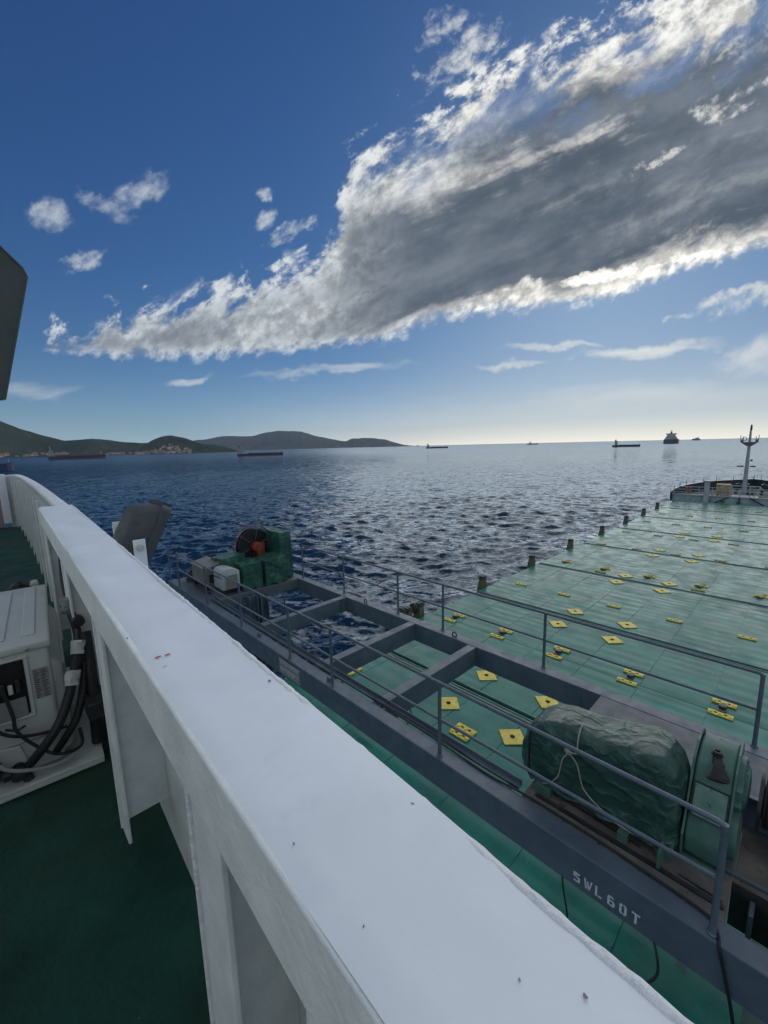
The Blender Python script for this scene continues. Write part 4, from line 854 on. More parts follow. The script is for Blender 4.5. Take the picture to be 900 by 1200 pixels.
def build_winch():
    P = GT
    T = thing('tarp_wrapped_motor', (-1.5, 5.0, P), 'large machine wrapped in dark green tarpaulin tied with pale rope', 'covered winch')
    # lofted bundle: (x, y centre, z centre, half depth, half height)
    sec = [(-2.32, 4.86, Z(4.02), .05, .06), (-2.30, 4.86, Z(3.98), .20, .25), (-2.16, 4.86, Z(3.90), .31, .40), (-2.02, 4.86, Z(3.83), .34, .44), (-1.8, 4.85, Z(3.80), .36, .48), (-1.55, 4.87, Z(3.80), .37, .48), (-1.3, 4.89, Z(3.78), .37, .485), (-1.1, 4.89, Z(3.76), .38, .50), (-.92, 4.89, Z(3.73), .38, .52), (-.80, 4.90, Z(3.74), .36, .51), (-.68, 4.92, Z(3.82), .34, .45), (-.62, 4.92, Z(3.86), .28, .36), (-.60, 4.92, Z(3.9), .05, .06)]
    S2 = []
    for i in range(len(sec)-1):
        for j in range(6):
            t = j/6; S2.append([a+(b_-a)*t for a, b_ in zip(sec[i], sec[i+1])])
    S2.append(list(sec[-1])); rings = []; N = 64
    wr = [(random.uniform(3, 14), random.choice((2, 3, 4, 5, 7)), random.uniform(0, 6.3), random.uniform(.3, 1)) for _ in range(14)]
    for x, yc, zc, ry, rz in S2:
        ring = []
        for k in range(N):
            a = 2*math.pi*k/N; ca, sa = math.cos(a), math.sin(a); p = 2/(4.2+1.6*max(0, min(1, (x+1.5)/.6)))
            cx_ = math.copysign(abs(ca)**p, ca); cz_ = math.copysign(abs(sa)**p, sa)
            w_ = sum(am*(1-abs(math.sin(.5*(fx_*x+ka*a+ph))))**2.2 for fx_, ka, ph, am in wr)/7
            fold = 1+.09*(w_-.35)
            if ca < 0: fold += .045*(abs(math.sin(x*6.5+1.2*sa+.4))-.6)*(-ca)*(1.1-.6*sa)
            if sa < -.4: fold += .05*math.sin(x*14+1)*(-sa)
            yy = yc+ry*cx_*fold; zz = zc+rz*cz_*fold
            if sa < -.7: yy -= .03
            ring.append((x+.02*math.sin(a*3+x*5), yy, max(zz, P+.05 if x > -2.05 else -9)))
        rings.append(ring)
    b = MB(); b.loft(rings); b.build('tarpaulin', M_tarp, T, smooth=75)
    # rope: a loop round the bundle and a crossing line, knotted at the front
    def surf(x, a, off=.012):
        for s0, s1 in zip(sec, sec[1:]):
            if s0[0] <= x <= s1[0]: t = (x-s0[0])/(s1[0]-s0[0]); _, yc, zc, ry, rz = [q+(r2-q)*t for q, r2 in zip(s0, s1)]; break
        ca, sa = math.cos(a), math.sin(a); p = 2/4.2
        return (x, yc+(ry*1.03+off)*math.copysign(abs(ca)**p, ca), zc+(rz*1.03+off)*math.copysign(abs(sa)**p, sa))
    kx, ka = -1.66, R_(168)
    rp = []
    rp.append([surf(-1.60+.04*math.sin(q), R_(95+q*70)) for q in np.linspace(0, 1, 12)]+[surf(kx, ka)])
    rp.append([surf(kx-.30*t-.02*math.sin(t*3), ka+R_(2+46*t)) for t in np.linspace(0, 1, 12)])
    rp.append([surf(kx+.72*t, ka+R_(60*t)) for t in np.linspace(0, 1, 14)])
    b = MB(); b.tube(smoothpts([surf(-2.22+.06*math.sin(t*2), R_(100+110*t), .004) for t in np.linspace(0, 1, 14)], 2), .010, 6); b.build('lacing', M_black, T, smooth=True)
    for q in rp:
        b = MB(); b.tube(smoothpts(q, 3), .008, 8); b.build('rope', M_rope, T, smooth=True)
    b = MB()
    for k in range(4):
        c = Vector(surf(kx, ka, .02)); b.torus(c+Vector((random.uniform(-.02, .02), -.005, random.uniform(-.02, .02))), .022, .009, random.choice('XYZ'), 12, 6)
    b.build('knot', M_rope, T, smooth=True)
    b = MB(); b.box((-1.10, 4.45, P-.006), (-1.0, 4.52, P+.12)); b.build('bed_foot', M_mach, T, bevel=.006)
    b = MB(); b.box((-.72, 4.40, P-.006), (-.69, 4.62, P+.20)); b.box((-.78, 4.60, P-.006), (-.62, 4.63, P+.20)); b.build('bed_foot', M_mach, T, bevel=.006)
    b = MB(); b.box((-2.05, 4.48, P-.006), (-1.85, 4.7, P+.10)); b.build('bed_foot', M_mach, T, bevel=.006)
    # reduction gearbox
    T = thing('winch_gearbox', (-.38, 5.2, P), 'green painted winch gearbox with a rag tied to its top eye', 'gearbox')
    def side(x0, x1, grow=0.):
        prof = [(4.72, P+.10), (4.70, Z(3.98)), (4.80, Z(3.80)), (4.92, Z(3.52)), (5.02, Z(3.33)), (5.20, Z(3.24)), (5.42, Z(3.22)), (5.58, Z(3.32)), (5.64, Z(3.6)), (5.64, P+.05), (4.80, P+.05)]
        cy_, cz_ = 5.2, Z(3.75)
        return [(x0, cy_+(y-cy_)*(1+grow), cz_+(z-cz_)*(1+grow)) for y, z in prof], (x1-x0, 0, 0)
    b = MB(); b.prism(*side(-.56, -.24)); b.build('gear_case', M_mach, T, bevel=.03, smooth=True, seg=3)
    for x in (-.585, -.245):
        b = MB(); b.prism(*side(x, x+.022, .05)); b.build('case_flange', M_mach, T, bevel=.006)
    b = MB(); b.lathe([(.30, 0), (.30, .06), (.22, .08), (.20, .10), (.10, .11)], (-.24, 5.30, Z(3.60)), 'X', 28); b.lathe([(.26, 0), (.26, .07), (.15, .09)], (-.24, 5.05, Z(3.98)), 'X', 24); b.build('bearing_housing', M_mach, T, smooth=True)
    n_ = Vector((0, -.905, .425)); A = Vector((-.40, 4.862, Z(3.655))); t_ = Vector((0, .425, .905))
    b = MB(); Mx = Matrix(((1, 0, 0, A.x), (0, n_.y, t_.y, A.y), (0, n_.z, t_.z, A.z), (0, 0, 0, 1)))
    b.box((-.148, .001, -.172), (.148, .014, .162), Mx); b.build('gasket', M_steel, T); b = MB(); b.box((-.132, .0145, -.156), (.132, .040, .146), Mx); cv = b.build('inspection_cover', M_machl, T, bevel=.008)
    for x in (-.118, 0, .118):
        for z in (-.145, .135):
            b = MB(); b.lathe([(.011, 0), (.011, .012), (.004, .014)], (0, 0, 0), 'Y', 6)
            for q in b.bm.verts: q.co = Mx @ (q.co+Vector((x, .041, z)))
            b.build('cover_bolt', M_mach, cv)
    b = MB(); b.box((-.55, 4.76, P+.12), (-.27, 4.90, Z(3.98))); b.box((-.60, 4.72, P-.006), (-.22, 5.64, P+.045)); b.build('lower_case', M_mach, T, bevel=.02, smooth=True)
    b = MB(); b.lathe([(.035, 0), (.035, .10), (.05, .105), (.05, .13)], (-.40, 5.06, Z(3.32)), 'Z', 14); b.torus((-.40, 5.06, Z(3.18)), .032, .010, 'Z', 14, 6); b.build('filler_neck', M_steel, T, smooth=True)
    rag = MB(); rr2 = [(-.40, 5.05, Z(3.21)), (-.37, 5.0, Z(3.27)), (-.35, 4.96, Z(3.36)), (-.37, 4.935, Z(3.42))]
    rings = []
    for i, p in enumerate(smoothpts(rr2, 4)):
        w_ = .02+.055*min(1, i/8); rings.append([(p.x+w_*math.cos(a*math.pi/6+.3*i)*(1+.3*math.sin(a*2+i)), p.y-.006+.018*math.sin(a*math.pi/6+.3*i), p.z+.35*w_*math.sin(a*math.pi/6)) for a in range(12)])
    rag.loft(rings); o = rag.build('rag', mat('dark_rag', (.05, .045, .04), .85, bump=.5, bscale=50, var=.3, vscale=15), None, smooth=True); tag(o, 'dark twisted rag hanging from the gearbox filler', 'rag')
    # gusset ribs, side lug and drain on the case
    for z in (3.45, 3.62, 3.80):
        b = MB(); b.prism([(-.222, 4.95, Z(z)), (-.222, 5.10, Z(z)), (-.222, 5.10, Z(z-.06))], (.05, 0, 0)); b.build('gusset', M_mach, T)
    b = MB(); b.lathe([(.05, 0), (.05, .03), (.03, .035), (.03, .06)], (-.215, 5.22, Z(3.40)), 'X', 14); b.build('side_plug', M_machl, T, smooth=True)
    for k in range(10):
        a = k*math.pi/5; b = MB(); b.lathe([(.014, 0), (.014, .016)], (-.182, 5.30+.26*math.cos(a), Z(3.60)+.26*math.sin(a)), 'X', 6); b.build('flange_bolt', M_steel, T)
    b = MB(); b.prism([(-.60, 4.80, P+.05), (-.60, 4.98, P+.05), (-.60, 4.98, P+.35)], (-.03, 0, 0)); b.build('gusset', M_mach, T)
    # rope drum
    T = thing('winch_drum', (.3, 5.35, P), 'dark winch drum wound with greasy wire at the right edge', 'winch drum')
    b = MB(); b.lathe([(.30, 0), (.30, .03), (.16, .031), (.16, .9), (.30, .901), (.30, .93)], (-.06, 5.38, Z(3.72)), 'X', 32); b.build('drum', M_steel, T, smooth=True)
    b = MB(); prof = [(.15, .04)]
    for i in range(26): prof += [(.262, .045+i*.033), (.245, .0615+i*.033)]
    b.lathe(prof+[(.15, .9)], (-.06, 5.38, Z(3.72)), 'X', 28); b.build('wire_turns', mat('greasy_wire', (.020, .018, .017), .5, bump=.8, bscale=60, var=.4, vscale=20), T, smooth=True)
    b = MB(); b.box((.95, 5.0, P-.006), (1.05, 5.7, Z(3.6))); b.box((-.20, 5.66, P-.006), (.9, 5.72, P+.35)); b.build('drum_stand', M_crane, T, bevel=.01)
    b = MB(); b.tube([(-.62, 4.98, P+.02), (-.2, 4.86, P+.02), (.5, 4.90, P+.02), (1.4, 4.93, P+.02)], .020, 8); tag(b.build('loose_pipe', M_crane, None, smooth=True), 'loose grey pipe lying across the brown crane platform', 'pipe')
build_winch()
# ------------------------------------------------------------------ forecastle, bow bulwark, foremast
FD = Z(6.32)
def build_bow():
    d = MB(); pts = [(CX-5.95, 57.32), (CX-4.9, 62), (CX-3.6, 66), (CX-1.4, 69.4), (CX, 70.6), (CX+1.4, 69.4), (CX+3.6, 66), (CX+4.9, 62), (CX+5.95, 57.32)]
    d.prism([(x, y, FD-.06) for x, y in pts], (0, 0, .06)); tag(d.build('forecastle_deck', M_floor), kind='structure')
    T = thing('forecastle_wall', (CX, 57.3, Z(8.7)), 'faded reddish forecastle wall with white edge beam beyond the last hatch', 'wall')
    b = MB(); b.box((CX-5.9, 57.05, Z(8.69)), (CX+5.9, 57.25, FD-.01)); b.build('front_wall', M_palew, T)
    b = MB(); b.box((CX-5.95, 56.95, FD), (CX+5.95, 57.30, FD+.13)); b.build('edge_beam', M_whitef, T, bevel=.02)
    for x in np.arange(CX-5.2, CX+5.4, 1.3):
        b = MB(); b.box((x-.18, 57.03, Z(6.95)), (x+.18, 57.045, Z(6.72))); b.build('locker_door', M_rust if random.random() < .4 else M_whitef, T)
    b = MB(); b.box((CX-5.2, 55.42, Z(8.69)), (CX+5.2, 57.0, Z(7.0))); s_ = b.build('walkway_step', M_hatch, T)
    R = thing('forecastle_rail', (CX, 57.1, FD), 'white three-bar guard rail along the forecastle edge', 'guard rail')
    for h in (.35, .68, 1.0):
        b = MB(); b.bar((CX-5.8, 57.12, FD+.13+h-.15), (CX+5.8, 57.12, FD+.13+h-.15), .06, .07); b.build('rail_bar', M_whitef, R)
    for x in np.arange(CX-5.8, CX+5.9, 1.16):
        b = MB(); b.box((x-.04, 57.08, FD+.13), (x+.04, 57.16, FD+1.0)); b.build('rail_post', M_whitef, R)
    B = thing('bow_bulwark', (CX, 64, FD), 'dark curved bow bulwark with stanchions rising behind the forecastle', 'bulwark')
    for s_ in (-1, 1):
        P = smoothpts([(CX+s_*5.93, 56.6, Z(6.9)), (CX+s_*5.95, 57.0, Z(5.87)), (CX+s_*5.5, 59.5, Z(5.55)), (CX+s_*4.8, 62, Z(5.42)), (CX+s_*3.65, 66, Z(5.38)), (CX+s_*1.4, 69.5, Z(5.36)), (CX, 70.8, Z(5.3))], 5)
        b = MB(); b.loft([[(q.x, q.y, q.z), (q.x+s_*.12, q.y+.1, q.z), (q.x+s_*.05, q.y+.05, FD-.7), (q.x-s_*.02, q.y, FD-.7)] for q in P]); b.build('bulwark_plate', M_hull, B)
        b = MB(); b.loft([[(q.x-s_*.08, q.y-.05, q.z+.003), (q.x+s_*.14, q.y+.12, q.z+.003), (q.x+s_*.14, q.y+.12, q.z+.05), (q.x-s_*.08, q.y-.05, q.z+.05)] for q in P[4:]]); b.build('bulwark_cap', M_gmetal, B)
        for q in P[9::3]:
            b = MB(); b.tube([(q.x, q.y, q.z), (q.x, q.y, q.z+.55)], .035, 6); b.build('stanchion', M_gmetal, B)
    b = MB(); b.tube([(CX-4.8, 62, Z(5.42)+.5), (CX-3.65, 66, Z(5.38)+.5), (CX-1.4, 69.5, Z(5.36)+.5), (CX, 70.8, Z(5.3)+.5), (CX+1.4, 69.5, Z(5.36)+.5), (CX+3.65, 66, Z(5.38)+.5), (CX+4.8, 62, Z(5.42)+.5)], .012, 6); b.build('wire', M_gmetal, B)
    # foremast
    mx_, my = CX+.03, 60.6
    T = thing('foremast', (mx_, my, FD), 'slender white foremast with a lamp platform standing on the forecastle', 'mast')
    b = MB(); b.tube([(mx_, my, Z(6.9)), (mx_, my, Z(4)), (mx_, my, Z(.6)), (mx_, my, Z(-.75))], [.22, .19, .13, .09], 14); b.build('pole', M_mastg, T, smooth=True)
    b = MB(); b.tube([(mx_+.02, my, Z(-.75)), (mx_+.02, my, Z(-1.0)), (mx_+.02, my, Z(-1.35))], [.10, .10, .07], 10); b.build('top_lamp', M_steel, T)
    b = MB(); b.loft([[(mx_-.75, my-.4, Z(.50)), (mx_+.75, my-.4, Z(.50)), (mx_+.75, my+.4, Z(.50)), (mx_-.75, my+.4, Z(.50))], [(mx_-.55, my-.3, Z(.66)), (mx_+.55, my-.3, Z(.66)), (mx_+.55, my+.3, Z(.66)), (mx_-.55, my+.3, Z(.66))], [(mx_-.2, my-.15, Z(.95)), (mx_+.2, my-.15, Z(.95)), (mx_+.2, my+.15, Z(.95)), (mx_-.2, my+.15, Z(.95))]][::-1]); b.build('lamp_platform', M_gmetal, T)
    for x in (-.72, -.5, .5, .72):
        b = MB(); b.tube([(mx_+x, my-.3, Z(.5)), (mx_+x*1.05, my-.3, Z(-.25 if abs(x) > .6 else -.1))], .035, 6); b.build('lamp_bracket', M_gmetal, T)
    for x in (-.62, .62):
        b = MB(); b.lathe([(.08, 0), (.12, .05), (.12, .25), (.05, .32)], (mx_+x, my, Z(.5)), 'Z', 10); b.build('deck_lamp', M_gmetal, T, smooth=True)
    b = MB(); b.torus((mx_-.45, my, Z(.16)), .2, .03, 'Y', 16, 6); b.build('antenna_loop', M_gmetal, T)
    b = MB(); b.box((mx_-.85, my-.1, Z(3.22)), (mx_-.27, my+.1, Z(3.08))); b.build('crossbar', M_steel, T); b = MB(); b.box((mx_+.27, my-.1, Z(3.22)), (mx_+.72, my+.1, Z(3.08))); b.build('crossbar', M_steel, T)
    b = MB(); b.box((mx_+.24, my-.15, Z(2.6)), (mx_+.42, my+.15, Z(2.4))); b.build('horn', M_steel, T)
    for x in (-1.75, 0, 1.75):
        b = MB(); b.bar((mx_+x*1.15, 57.02-.35, Z(7.0)+.05), (mx_+x*.5, 57.0, FD+.05), .16, .1); b.build('brace', M_steel, T)
    R = thing('mast_platform', (mx_, 58.5, FD), 'white railed landing with steps at the foot of the foremast', 'platform')
    b = MB(); b.box((mx_-1.5, 57.35, FD+.02), (mx_+1.5, 59.5, FD+.12)); b.build('landing', M_whitef, R)
    for x in (-1.5, -.75, .75, 1.5):
        b = MB(); b.box((mx_+x-.05, 57.4, FD+.12), (mx_+x+.05, 57.5, FD+1.25)); b.build('rail_post', M_whitef, R)
    for z in (.7, 1.2):
        b = MB(); b.box((mx_-1.5, 57.42, FD+z), (mx_+1.5, 57.5, FD+z+.09)); b.build('rail_bar', M_whitef, R)
    for s_ in (-1, 1):
        b = MB(); b.bar((mx_+s_*1.5, 57.45, FD+1.2), (mx_+s_*2.35, 57.45, FD+.2), .08, .1); b.build('stair_rail', M_whitef, R)
    T = thing('ventilator_post', (CX-2.75, 56.9, Z(7.0)), 'thick pale grey ventilator post standing in front of the forecastle rail', 'ventilator')
    b = MB(); b.box((CX-2.98, 56.65, Z(7.0)), (CX-2.52, 56.93, Z(4.72))); b.build('vent_trunk', M_whitef, T, bevel=.03); b = MB(); b.box((CX-3.04, 56.6, Z(4.72)), (CX-2.46, 56.98, Z(4.58))); b.build('vent_cap', M_gmetal, T, bevel=.03)
    T = thing('yellow_crate', (CX-1.5, 58.4, FD), 'ochre yellow box on the forecastle between the grey post and the mast', 'box')
    b = MB(); b.box((CX-2.1, 58.1, FD+.15), (CX-.95, 58.9, FD+1.15)); b.build('box_body', M_ochre, T, bevel=.03)
    b = MB(); b.box((CX-2.15, 58.05, FD+1.16), (CX-.9, 58.95, FD+1.30)); b.build('box_lid', M_ochre, T, bevel=.03)
    for x in (-2.0, -1.05): b = MB(); b.box((CX+x-.05, 58.2, FD), (CX+x+.05, 58.8, FD+.148)); b.build('foot', M_steel, T)
    T = thing('lifebuoy', (CX-4.4, 57.02, FD+.4), 'faded red ring buoy hung on the forecastle rail at left', 'lifebuoy')
    b = MB(); b.torus((CX-4.4, 57.0, FD+.68), .26, .075, 'Y', 24, 8); b.build('ring', M_red, T, smooth=True)
    for k in range(4):
        a = k*math.pi/2+.8; b = MB(); b.tube([(CX-4.4+.26*math.cos(a-.12), 57.0, FD+.68+.26*math.sin(a-.12)), (CX-4.4+.26*math.cos(a+.12), 57.0, FD+.68+.26*math.sin(a+.12))], .083, 8); b.build('band', M_whitef, T)
    for i, (x, lab) in enumerate(((CX-.5+.2, 'dark anchor windlass behind the yellow box, left of the mast'), (CX+1.9, 'dark anchor windlass right of the mast foot'))):
        T = thing('windlass', (x, 61.5, FD), lab, 'windlass', 'anchor windlasses on the forecastle')
        b = MB(); b.lathe([(.55, 0), (.55, .08), (.36, .09), (.36, .7), (.55, .71), (.55, .79)], (x-.4, 62.2, FD+.75), 'X', 20); b.build('drum', M_dkol, T, smooth=True)
        b = MB(); b.box((x-.6, 61.8, FD), (x-.42, 62.6, FD+1.1)); b.box((x+.42, 61.8, FD), (x+.6, 62.6, FD+1.1)); b.build('frame', M_steel, T, bevel=.03)
        b = MB(); b.box((x+.62, 61.8, FD), (x+1.2, 62.5, FD+.8)); b.build('motor', M_olive, T, bevel=.05)
M_mastg = mat('mast_grey_paint', (.36, .37, .37), .5, var=.12, vscale=2)
M_palew = mat('pale_green_wall', (.34, .40, .37), .6, var=.15, vscale=1.5, wear=((.30, .20, .17), 2, .6))
M_ochre = mat('ochre_paint', (.50, .29, .07), .5, var=.15, vscale=4)
build_bow()
# ------------------------------------------------------------------ ships at anchor
M_fh = [mat('far_hull_black', (.022, .025, .03), .6), mat('far_hull_blue', (.008, .022, .085), .5), mat('far_hull_grey', (.04, .05, .06), .6)]
M_fr = mat('far_boot_top_red', (.15, .030, .025), .6); M_fw = mat('far_superstructure_white', (.40, .40, .38), .6); M_fd = mat('far_deck_brown', (.13, .08, .06), .7); M_fwin = mat('far_windows', (.015, .02, .025), .2)
def far_ship(name, label, cat, dist, az, L, Bm, fb, head, hullm, house, cranes=0, red=.0, deckm=None, bulk=None):
    """dist/az from our bridge; head = compass angle of its bow measured like az; house = position along hull 0 stern .. 1 bow"""
    x, y = -math.sin(R_(az))*dist, math.cos(R_(az))*dist
    T = thing(name, (x, y, 0), label, cat, None)
    Mx = Matrix.Translation((x, y, 0)) @ Matrix.Rotation(R_(head), 4, 'Z')     # local +Y = bow
    def pt(a, b_, c): return Mx @ Vector((b_, a, c))
    st = [(-.5, .62, 1.0), (-.47, .9, 1.0), (-.3, 1, 1.0), (.25, 1, 1.0), (.38, .86, 1.04), (.45, .5, 1.22), (.5, .06, 1.32)]
    def hull(z0, z1, grow, zf=True):
        return [[pt(s_*L*(1+(.02 if s_ > .4 and z1 > 1 else 0)), -w*Bm/2*grow, z0), pt(s_*L, w*Bm/2*grow, z0), pt(s_*L*(1.02 if s_ > .4 else 1), w*Bm/2*grow, z1*(e if zf else 1)), pt(s_*L*(1.02 if s_ > .4 else 1), -w*Bm/2*grow, z1*(e if zf else 1))] for s_, w, e in st]
    if red:
        b = MB(); b.loft(hull(-1, red, 1.0, False)); b.build('boot_top', M_fr, T)
    b = MB(); b.loft(hull(red+.005 if red else -1, fb, 1.004)); b.build('hull', hullm, T, bevel=0)
    if deckm:
        b = MB()
        for k in range(5):
            a0 = -.28+k*.13; b.box((0, 0, 0), (0, 0, 0)) if False else None
        n_ = 5
        for k in range(n_):
            a0 = (-.26 if house < .5 else -.42)+k*.135
            h = MB(); c = [pt(a0*L, -Bm*.33, fb+.01), pt((a0+.115)*L, -Bm*.33, fb+.01), pt((a0+.115)*L, Bm*.33, fb+.01), pt(a0*L, Bm*.33, fb+.01)]
            h.hexa(c+[q+Vector((0, 0, L*.014)) for q in c]); h.build('hatch', deckm, T)
        b.bm.free()
    s0 = house; hb = (s0-.5)*L; lv = max(3, int(L/20)); H = max(2.8, L*.03)
    w0 = Bm*.42
    for i in range(lv):
        l0, l1 = hb-.055*L*(1-.08*i), hb+.055*L*(1-.14*i); ww = w0*(1-(.12 if Bm > 30 else .05)*i)*(1.6 if i == lv-1 and Bm > 30 else 1.22 if i == lv-1 else 1)
        c = [pt(l0, -ww, fb+i*H+.02), pt(l1, -ww, fb+i*H+.02), pt(l1, ww, fb+i*H+.02), pt(l0, ww, fb+i*H+.02)]
        h = MB(); h.hexa(c+[q+Vector((0, 0, H*.96)) for q in c]); dk = h.build('deckhouse', M_fw, T)
        h = MB(); c = [pt(l0-.02, -ww-.03, fb+(i+.45)*H), pt(l1+.05, -ww-.03, fb+(i+.45)*H), pt(l1+.05, ww+.03, fb+(i+.45)*H), pt(l0-.02, ww+.03, fb+(i+.45)*H)]
        h.hexa(c+[q+Vector((0, 0, H*.28)) for q in c]); h.build('windows', M_fwin, dk)
    top = fb+lv*H
    h = MB(); h.tube([pt(hb-.01*L, 0, top), pt(hb-.01*L, 0, top+.09*L)], [.012*L, .004*L], 8); h.bar(pt(hb-.01*L, -.03*L, top+.055*L), pt(hb-.01*L, .03*L, top+.055*L), .006*L); h.build('mast', M_fw, T)
    h = MB(); c = [pt(hb-.045*L, -.02*L, top-.2*H), pt(hb-.015*L, -.02*L, top-.2*H), pt(hb-.015*L, .02*L, top-.2*H), pt(hb-.045*L, .02*L, top-.2*H)]; h.hexa(c+[q+Vector((0, 0, .045*L)) for q in c]); h.build('funnel', hullm, T)
    h = MB(); h.tube([pt(.44*L, 0, fb*1.1), pt(.44*L, 0, fb*1.1+.085*L)], [.006*L, .003*L], 6); h.build('foremast', M_fw, T)
    for k in range(cranes):
        a = (-.2+.2*k)*L; h = MB(); h.tube([pt(a, 0, fb), pt(a, 0, fb+.10*L)], [.012*L, .009*L], 8); h.bar(pt(a, 0, fb+.095*L), pt(a+.14*L, 0, fb+.06*L), .01*L); h.build('deck_crane', M_fw, T)
far_ship('cargo_ship', 'long dark bulk carrier with red deck off the hilly shore at far left', 'ship', 1080, 82.2, 96, 15, 7.5, -4, M_fh[0], .06, 0, 2.2, M_fd)
far_ship('cargo_ship', 'low dark coaster with a red waterline in front of the far blue hills', 'ship', 800, 62.4, 80, 12, 4.4, -27, M_fh[0], .08, 0, 1.4, M_fh[0])
far_ship('cargo_ship', 'blue ship bow showing at the left edge over the white bulwark', 'ship', 440, 90.25, 42, 9, 5.6, 12, M_fh[1], .1, 0, 0, None)
far_ship('cargo_ship', 'small dark coaster just right of the last headland on the horizon', 'ship', 1480, 38.7, 76, 12, 4.6, -50, M_fh[2], .10, 0, 0, M_fh[2])
far_ship('tanker', 'small pale ship on the horizon alone left of the sun glare', 'ship', 2600, 26.4, 62, 14, 6, -50, M_fh[2], .30, 0, 0, None)
far_ship('cargo_ship', 'dark coaster with aft wheelhouse, left of the big ship seen end on', 'ship', 920, 15.9, 46, 9, 3.6, -68, M_fh[0], .14, 0, 0, M_fh[2])
far_ship('cargo_ship', 'large ship seen stern on with a wide white bridge and tall mast', 'ship', 1480, 11.5, 110, 36, 12, 10, M_fh[2], .12, 0, 0, None)
far_ship('cargo_ship', 'tiny pale ship on the horizon right of the big ship seen end on', 'ship', 3700, 9.3, 70, 26, 10, 35, M_fh[2], .25, 0, 0, None)
# ------------------------------------------------------------------ the hilly coast
def hill(label_mat, prof, dist, depth, seed, base=0.0, rough=.06):
    r_ = np.random.default_rng(seed); A = np.array(prof); A = A[np.argsort(A[:, 0])]
    az = np.linspace(A[0, 0], A[-1, 0], int((A[-1, 0]-A[0, 0])*14)+40); el = np.interp(az, A[:, 0], A[:, 1])
    # soften the corners of the ridge line
    k = np.array([1, 3, 4, 3, 1])/12; el = np.convolve(np.pad(el, 2, mode='edge'), k, 'valid')
    nd = 70; t = np.linspace(-1, 1, nd)
    hgt = np.maximum(el, -.002)*dist+CAMZ
    aa, tt = np.meshgrid(np.radians(az), t, indexing='ij')
    d = dist+tt*depth*(.55+.45*np.clip(hgt/hgt.max(), 0, 1))[:, None]
    X = -np.sin(aa)*d; Y = np.cos(aa)*d
    sh = np.clip(1-np.abs(tt), 0, 1)**.85; zz = hgt[:, None]*sh
    n = np.zeros_like(zz)
    for i in range(46):
        L = math.exp(r_.uniform(math.log(90), math.log(1100))); th = r_.uniform(0, 6.3); ph = r_.uniform(0, 6.3)
        w = np.sin((X*math.cos(th)+Y*math.sin(th))*6.283/L+ph); n += (1-2*np.abs(w))*L*.020
    zz = zz+n*rough*12*sh*(1-sh)*1.6+n*rough*.8*sh; zz = np.maximum(zz, -3)
    zz[:, 0] = -8; zz[:, -1] = -8
    co = np.stack([X, Y, zz], -1).reshape(-1, 3)
    o = mobj('hill', np_mesh('hill', co, grid_quads(len(az), nd), label_mat)); tag(o, kind='structure')
    return az, d, zz, X, Y
def hill_mat(name, a, b_, c):
    M = bpy.data.materials.new(name); M.use_nodes = True; n = G(M.node_tree); b = M.node_tree.nodes['Principled BSDF']
    P = n.n('ShaderNodeNewGeometry').outputs['Position']
    f = n.noise(P, .006, 9, .62); f2 = n.noise(P, .02, 7, .6)
    col = n.mix(n.mr(f, .38, .62), rgb(*a), rgb(*b_)); col = n.mix(n.mr(f2, .56, .66), col, rgb(*c)); n.set(b.inputs['Base Color'], col); b.inputs['Roughness'].default_value = .95
    b.inputs['Specular IOR Level'].default_value = .1
    bn = n.n('ShaderNodeBump'); bn.inputs['Strength'].default_value = .6; bn.inputs['Distance'].default_value = 20; n.set(bn.inputs['Height'], f2); M.node_tree.links.new(bn.outputs[0], b.inputs['Normal'])
    return M
PA = [(96, .075), (92, .082), (90, .072), (88.05, .0607), (86.72, .0485), (85.29, .0388), (83.11, .0269), (80.56, .0285), (78.23, .0244), (75.25, .0215), (73, .014), (71, .004), (69.5, -.006)]
PB = [(77.5, -.004), (76, .012), (74.78, .0245), (73.75, .0319), (72.73, .034), (71.17, .0285), (69.31, .0150), (68.02, .0135), (66.32, .0067), (65.0, -.003), (64.4, -.005)]
PC = [(80, .002), (76, .008), (72.84, .0133), (70.63, .0217), (69.25, .0244), (66.21, .0317), (63.52, .0297), (61.35, .0381), (59.82, .0416), (56.95, .0389), (54.73, .0265), (51.32, .0153), (49, .006), (47.5, -.001)]
PD = [(52.8, .004), (51.4, .012), (50.16, .0202), (48.18, .0215), (45.87, .0165), (43.2, .0026), (41.58, -.001), (41, -.001)]
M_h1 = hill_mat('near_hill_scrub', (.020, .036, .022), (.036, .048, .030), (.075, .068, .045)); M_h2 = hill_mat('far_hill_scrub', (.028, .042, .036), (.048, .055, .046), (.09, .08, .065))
hA = hill(M_h1, PA, 2750, 620, 1); hB = hill(M_h1, PB, 2350, 330, 2); hC = hill(M_h2, PC, 6600, 1500, 3); hD = hill(M_h2, PD, 6300, 700, 4)
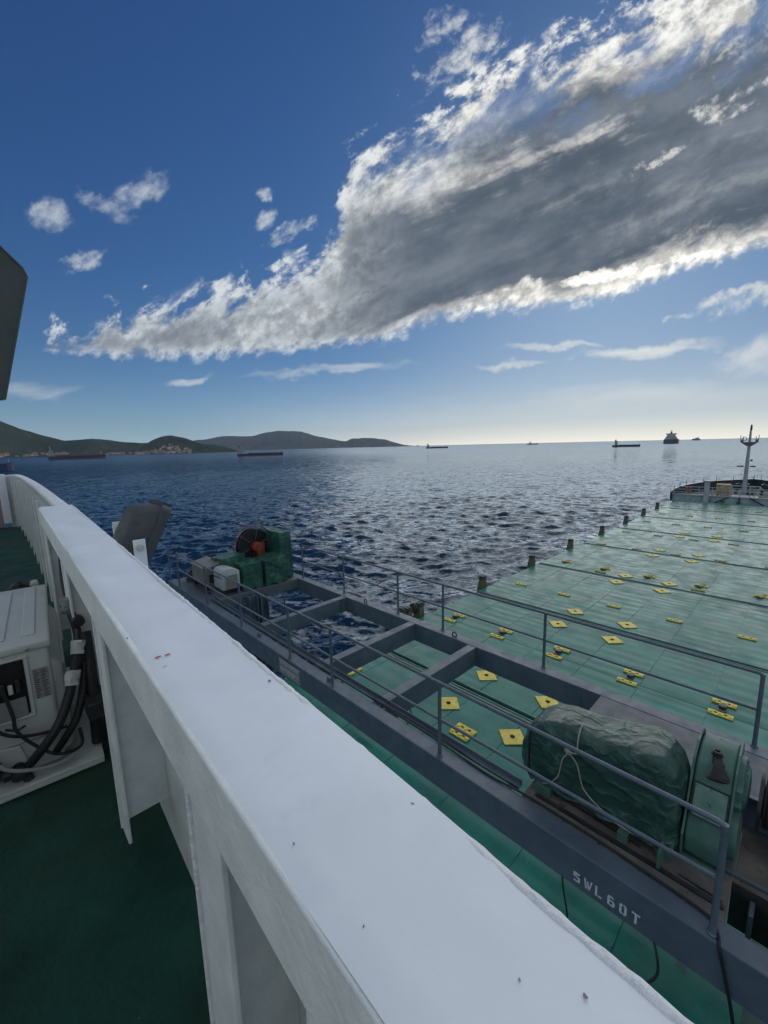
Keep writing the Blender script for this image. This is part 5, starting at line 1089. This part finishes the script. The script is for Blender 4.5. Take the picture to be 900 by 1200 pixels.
# villages on the shore slopes: small boxes with pitched roofs, each its own house
def house_mesh(name, w, d_, h, wallm, roofm):
    b = MB(); b.box((-w/2, -d_/2, -3), (w/2, d_/2, h)); o = b.build(name, wallm); o.location = (0, 0, 0)
    return o.data, o
def build_town():
    protos = []
    wm = [mat('village_wall_white', (.52, .49, .44), .8), mat('village_wall_ochre', (.40, .30, .20), .8), mat('village_wall_pink', (.42, .30, .25), .8)]; rm = mat('village_roof', (.22, .10, .06), .8)
    for k in range(3):
        w, d_, h = ((10, 9, 6), (13, 9, 7.5), (9, 8, 5))[k]
        me = bpy.data.meshes.new('house'); b = bmesh.new()
        m_ = MB(); m_.bm.free(); m_.bm = b; m_.box((-w/2, -d_/2, -4), (w/2, d_/2, h)); nf = len(b.faces)
        m_.prism([(-w/2-.4, -d_/2-.4, h+.02), (-w/2-.4, d_/2+.4, h+.02), (-w/2-.4, 0, h+2.4)], (w+.8, 0, 0)); b.faces.ensure_lookup_table()
        for i, f in enumerate(b.faces): f.material_index = 0 if i < nf else 1
        b.to_mesh(me); b.free(); me.materials.append(wm[k]); me.materials.append(rm); protos.append(me)
    r_ = np.random.default_rng(5); n = 0
    def place(H, az0, az1, t0, t1, cnt, tag_):
        nonlocal n
        az, d, zz, X, Y = H
        for _ in range(cnt):
            a = r_.uniform(az0, az1); i = int(np.argmin(np.abs(az-a))); col = d[i]; j = int(r_.uniform(t0, t1)*35)
            j = min(max(j, 1), 34)
            while zz[i, j] < 1.5 and j < 34: j += 1
            f = r_.uniform(0, 1); p = Vector((X[i, j]*(1-f)+X[i, j+1]*f, Y[i, j]*(1-f)+Y[i, j+1]*f, zz[i, j]*(1-f)+zz[i, j+1]*f))
            kc = int(r_.integers(0, 3)); o = bpy.data.objects.new('house', protos[kc]); COL.objects.link(o); o.location = p; o.rotation_euler = (0, 0, r_.uniform(0, 3)); s_ = r_.uniform(.8, 1.3); o.scale = (s_, s_, s_)
            tag(o, tag_[0] % ('white', 'ochre', 'pinkish')[kc], 'house', tag_[1] % ('white', 'ochre', 'pinkish')[kc]); n += 1
    place(hB, 70.8, 76.5, .10, .50, 105, ('small %s house with red roof in the village under the round hill', '%s village houses under the round hill'))
    place(hA, 73.5, 79.5, .06, .34, 50, ('small %s house with red roof in the village under the round hill', '%s village houses under the round hill'))
    place(hA, 82.8, 85.2, .15, .42, 26, ('small %s house in the hamlet on the slope above the long dark ship', '%s hamlet houses above the long dark ship'))
    place(hA, 85.5, 89.5, .04, .16, 24, ('small %s house by the water at the foot of the tallest near hill', '%s houses at the foot of the tallest near hill'))
    place(hD, 46.5, 51, .1, .4, 14, ('%s speck of a house on the farthest headland', '%s houses on the farthest headland'))
build_town()

# ------------------------------------------------------------------ sea haze: far hills fade towards blue-grey
def build_haze():
    b = MB(); b.box((-9500, -9500, -9.5), (9500, 9500, 520))
    M = bpy.data.materials.new('haze_air'); M.use_nodes = True; nt = M.node_tree; nt.nodes.clear()
    o_ = nt.nodes.new('ShaderNodeOutputMaterial'); v_ = nt.nodes.new('ShaderNodeVolumePrincipled')
    v_.inputs['Color'].default_value = rgb(.66, .82, 1.0); v_.inputs['Density'].default_value = 5e-5; v_.inputs['Anisotropy'].default_value = .25
    nt.links.new(v_.outputs[0], o_.inputs['Volume'])
    o = b.build('haze', M); tag(o, kind='stuff')
build_haze()
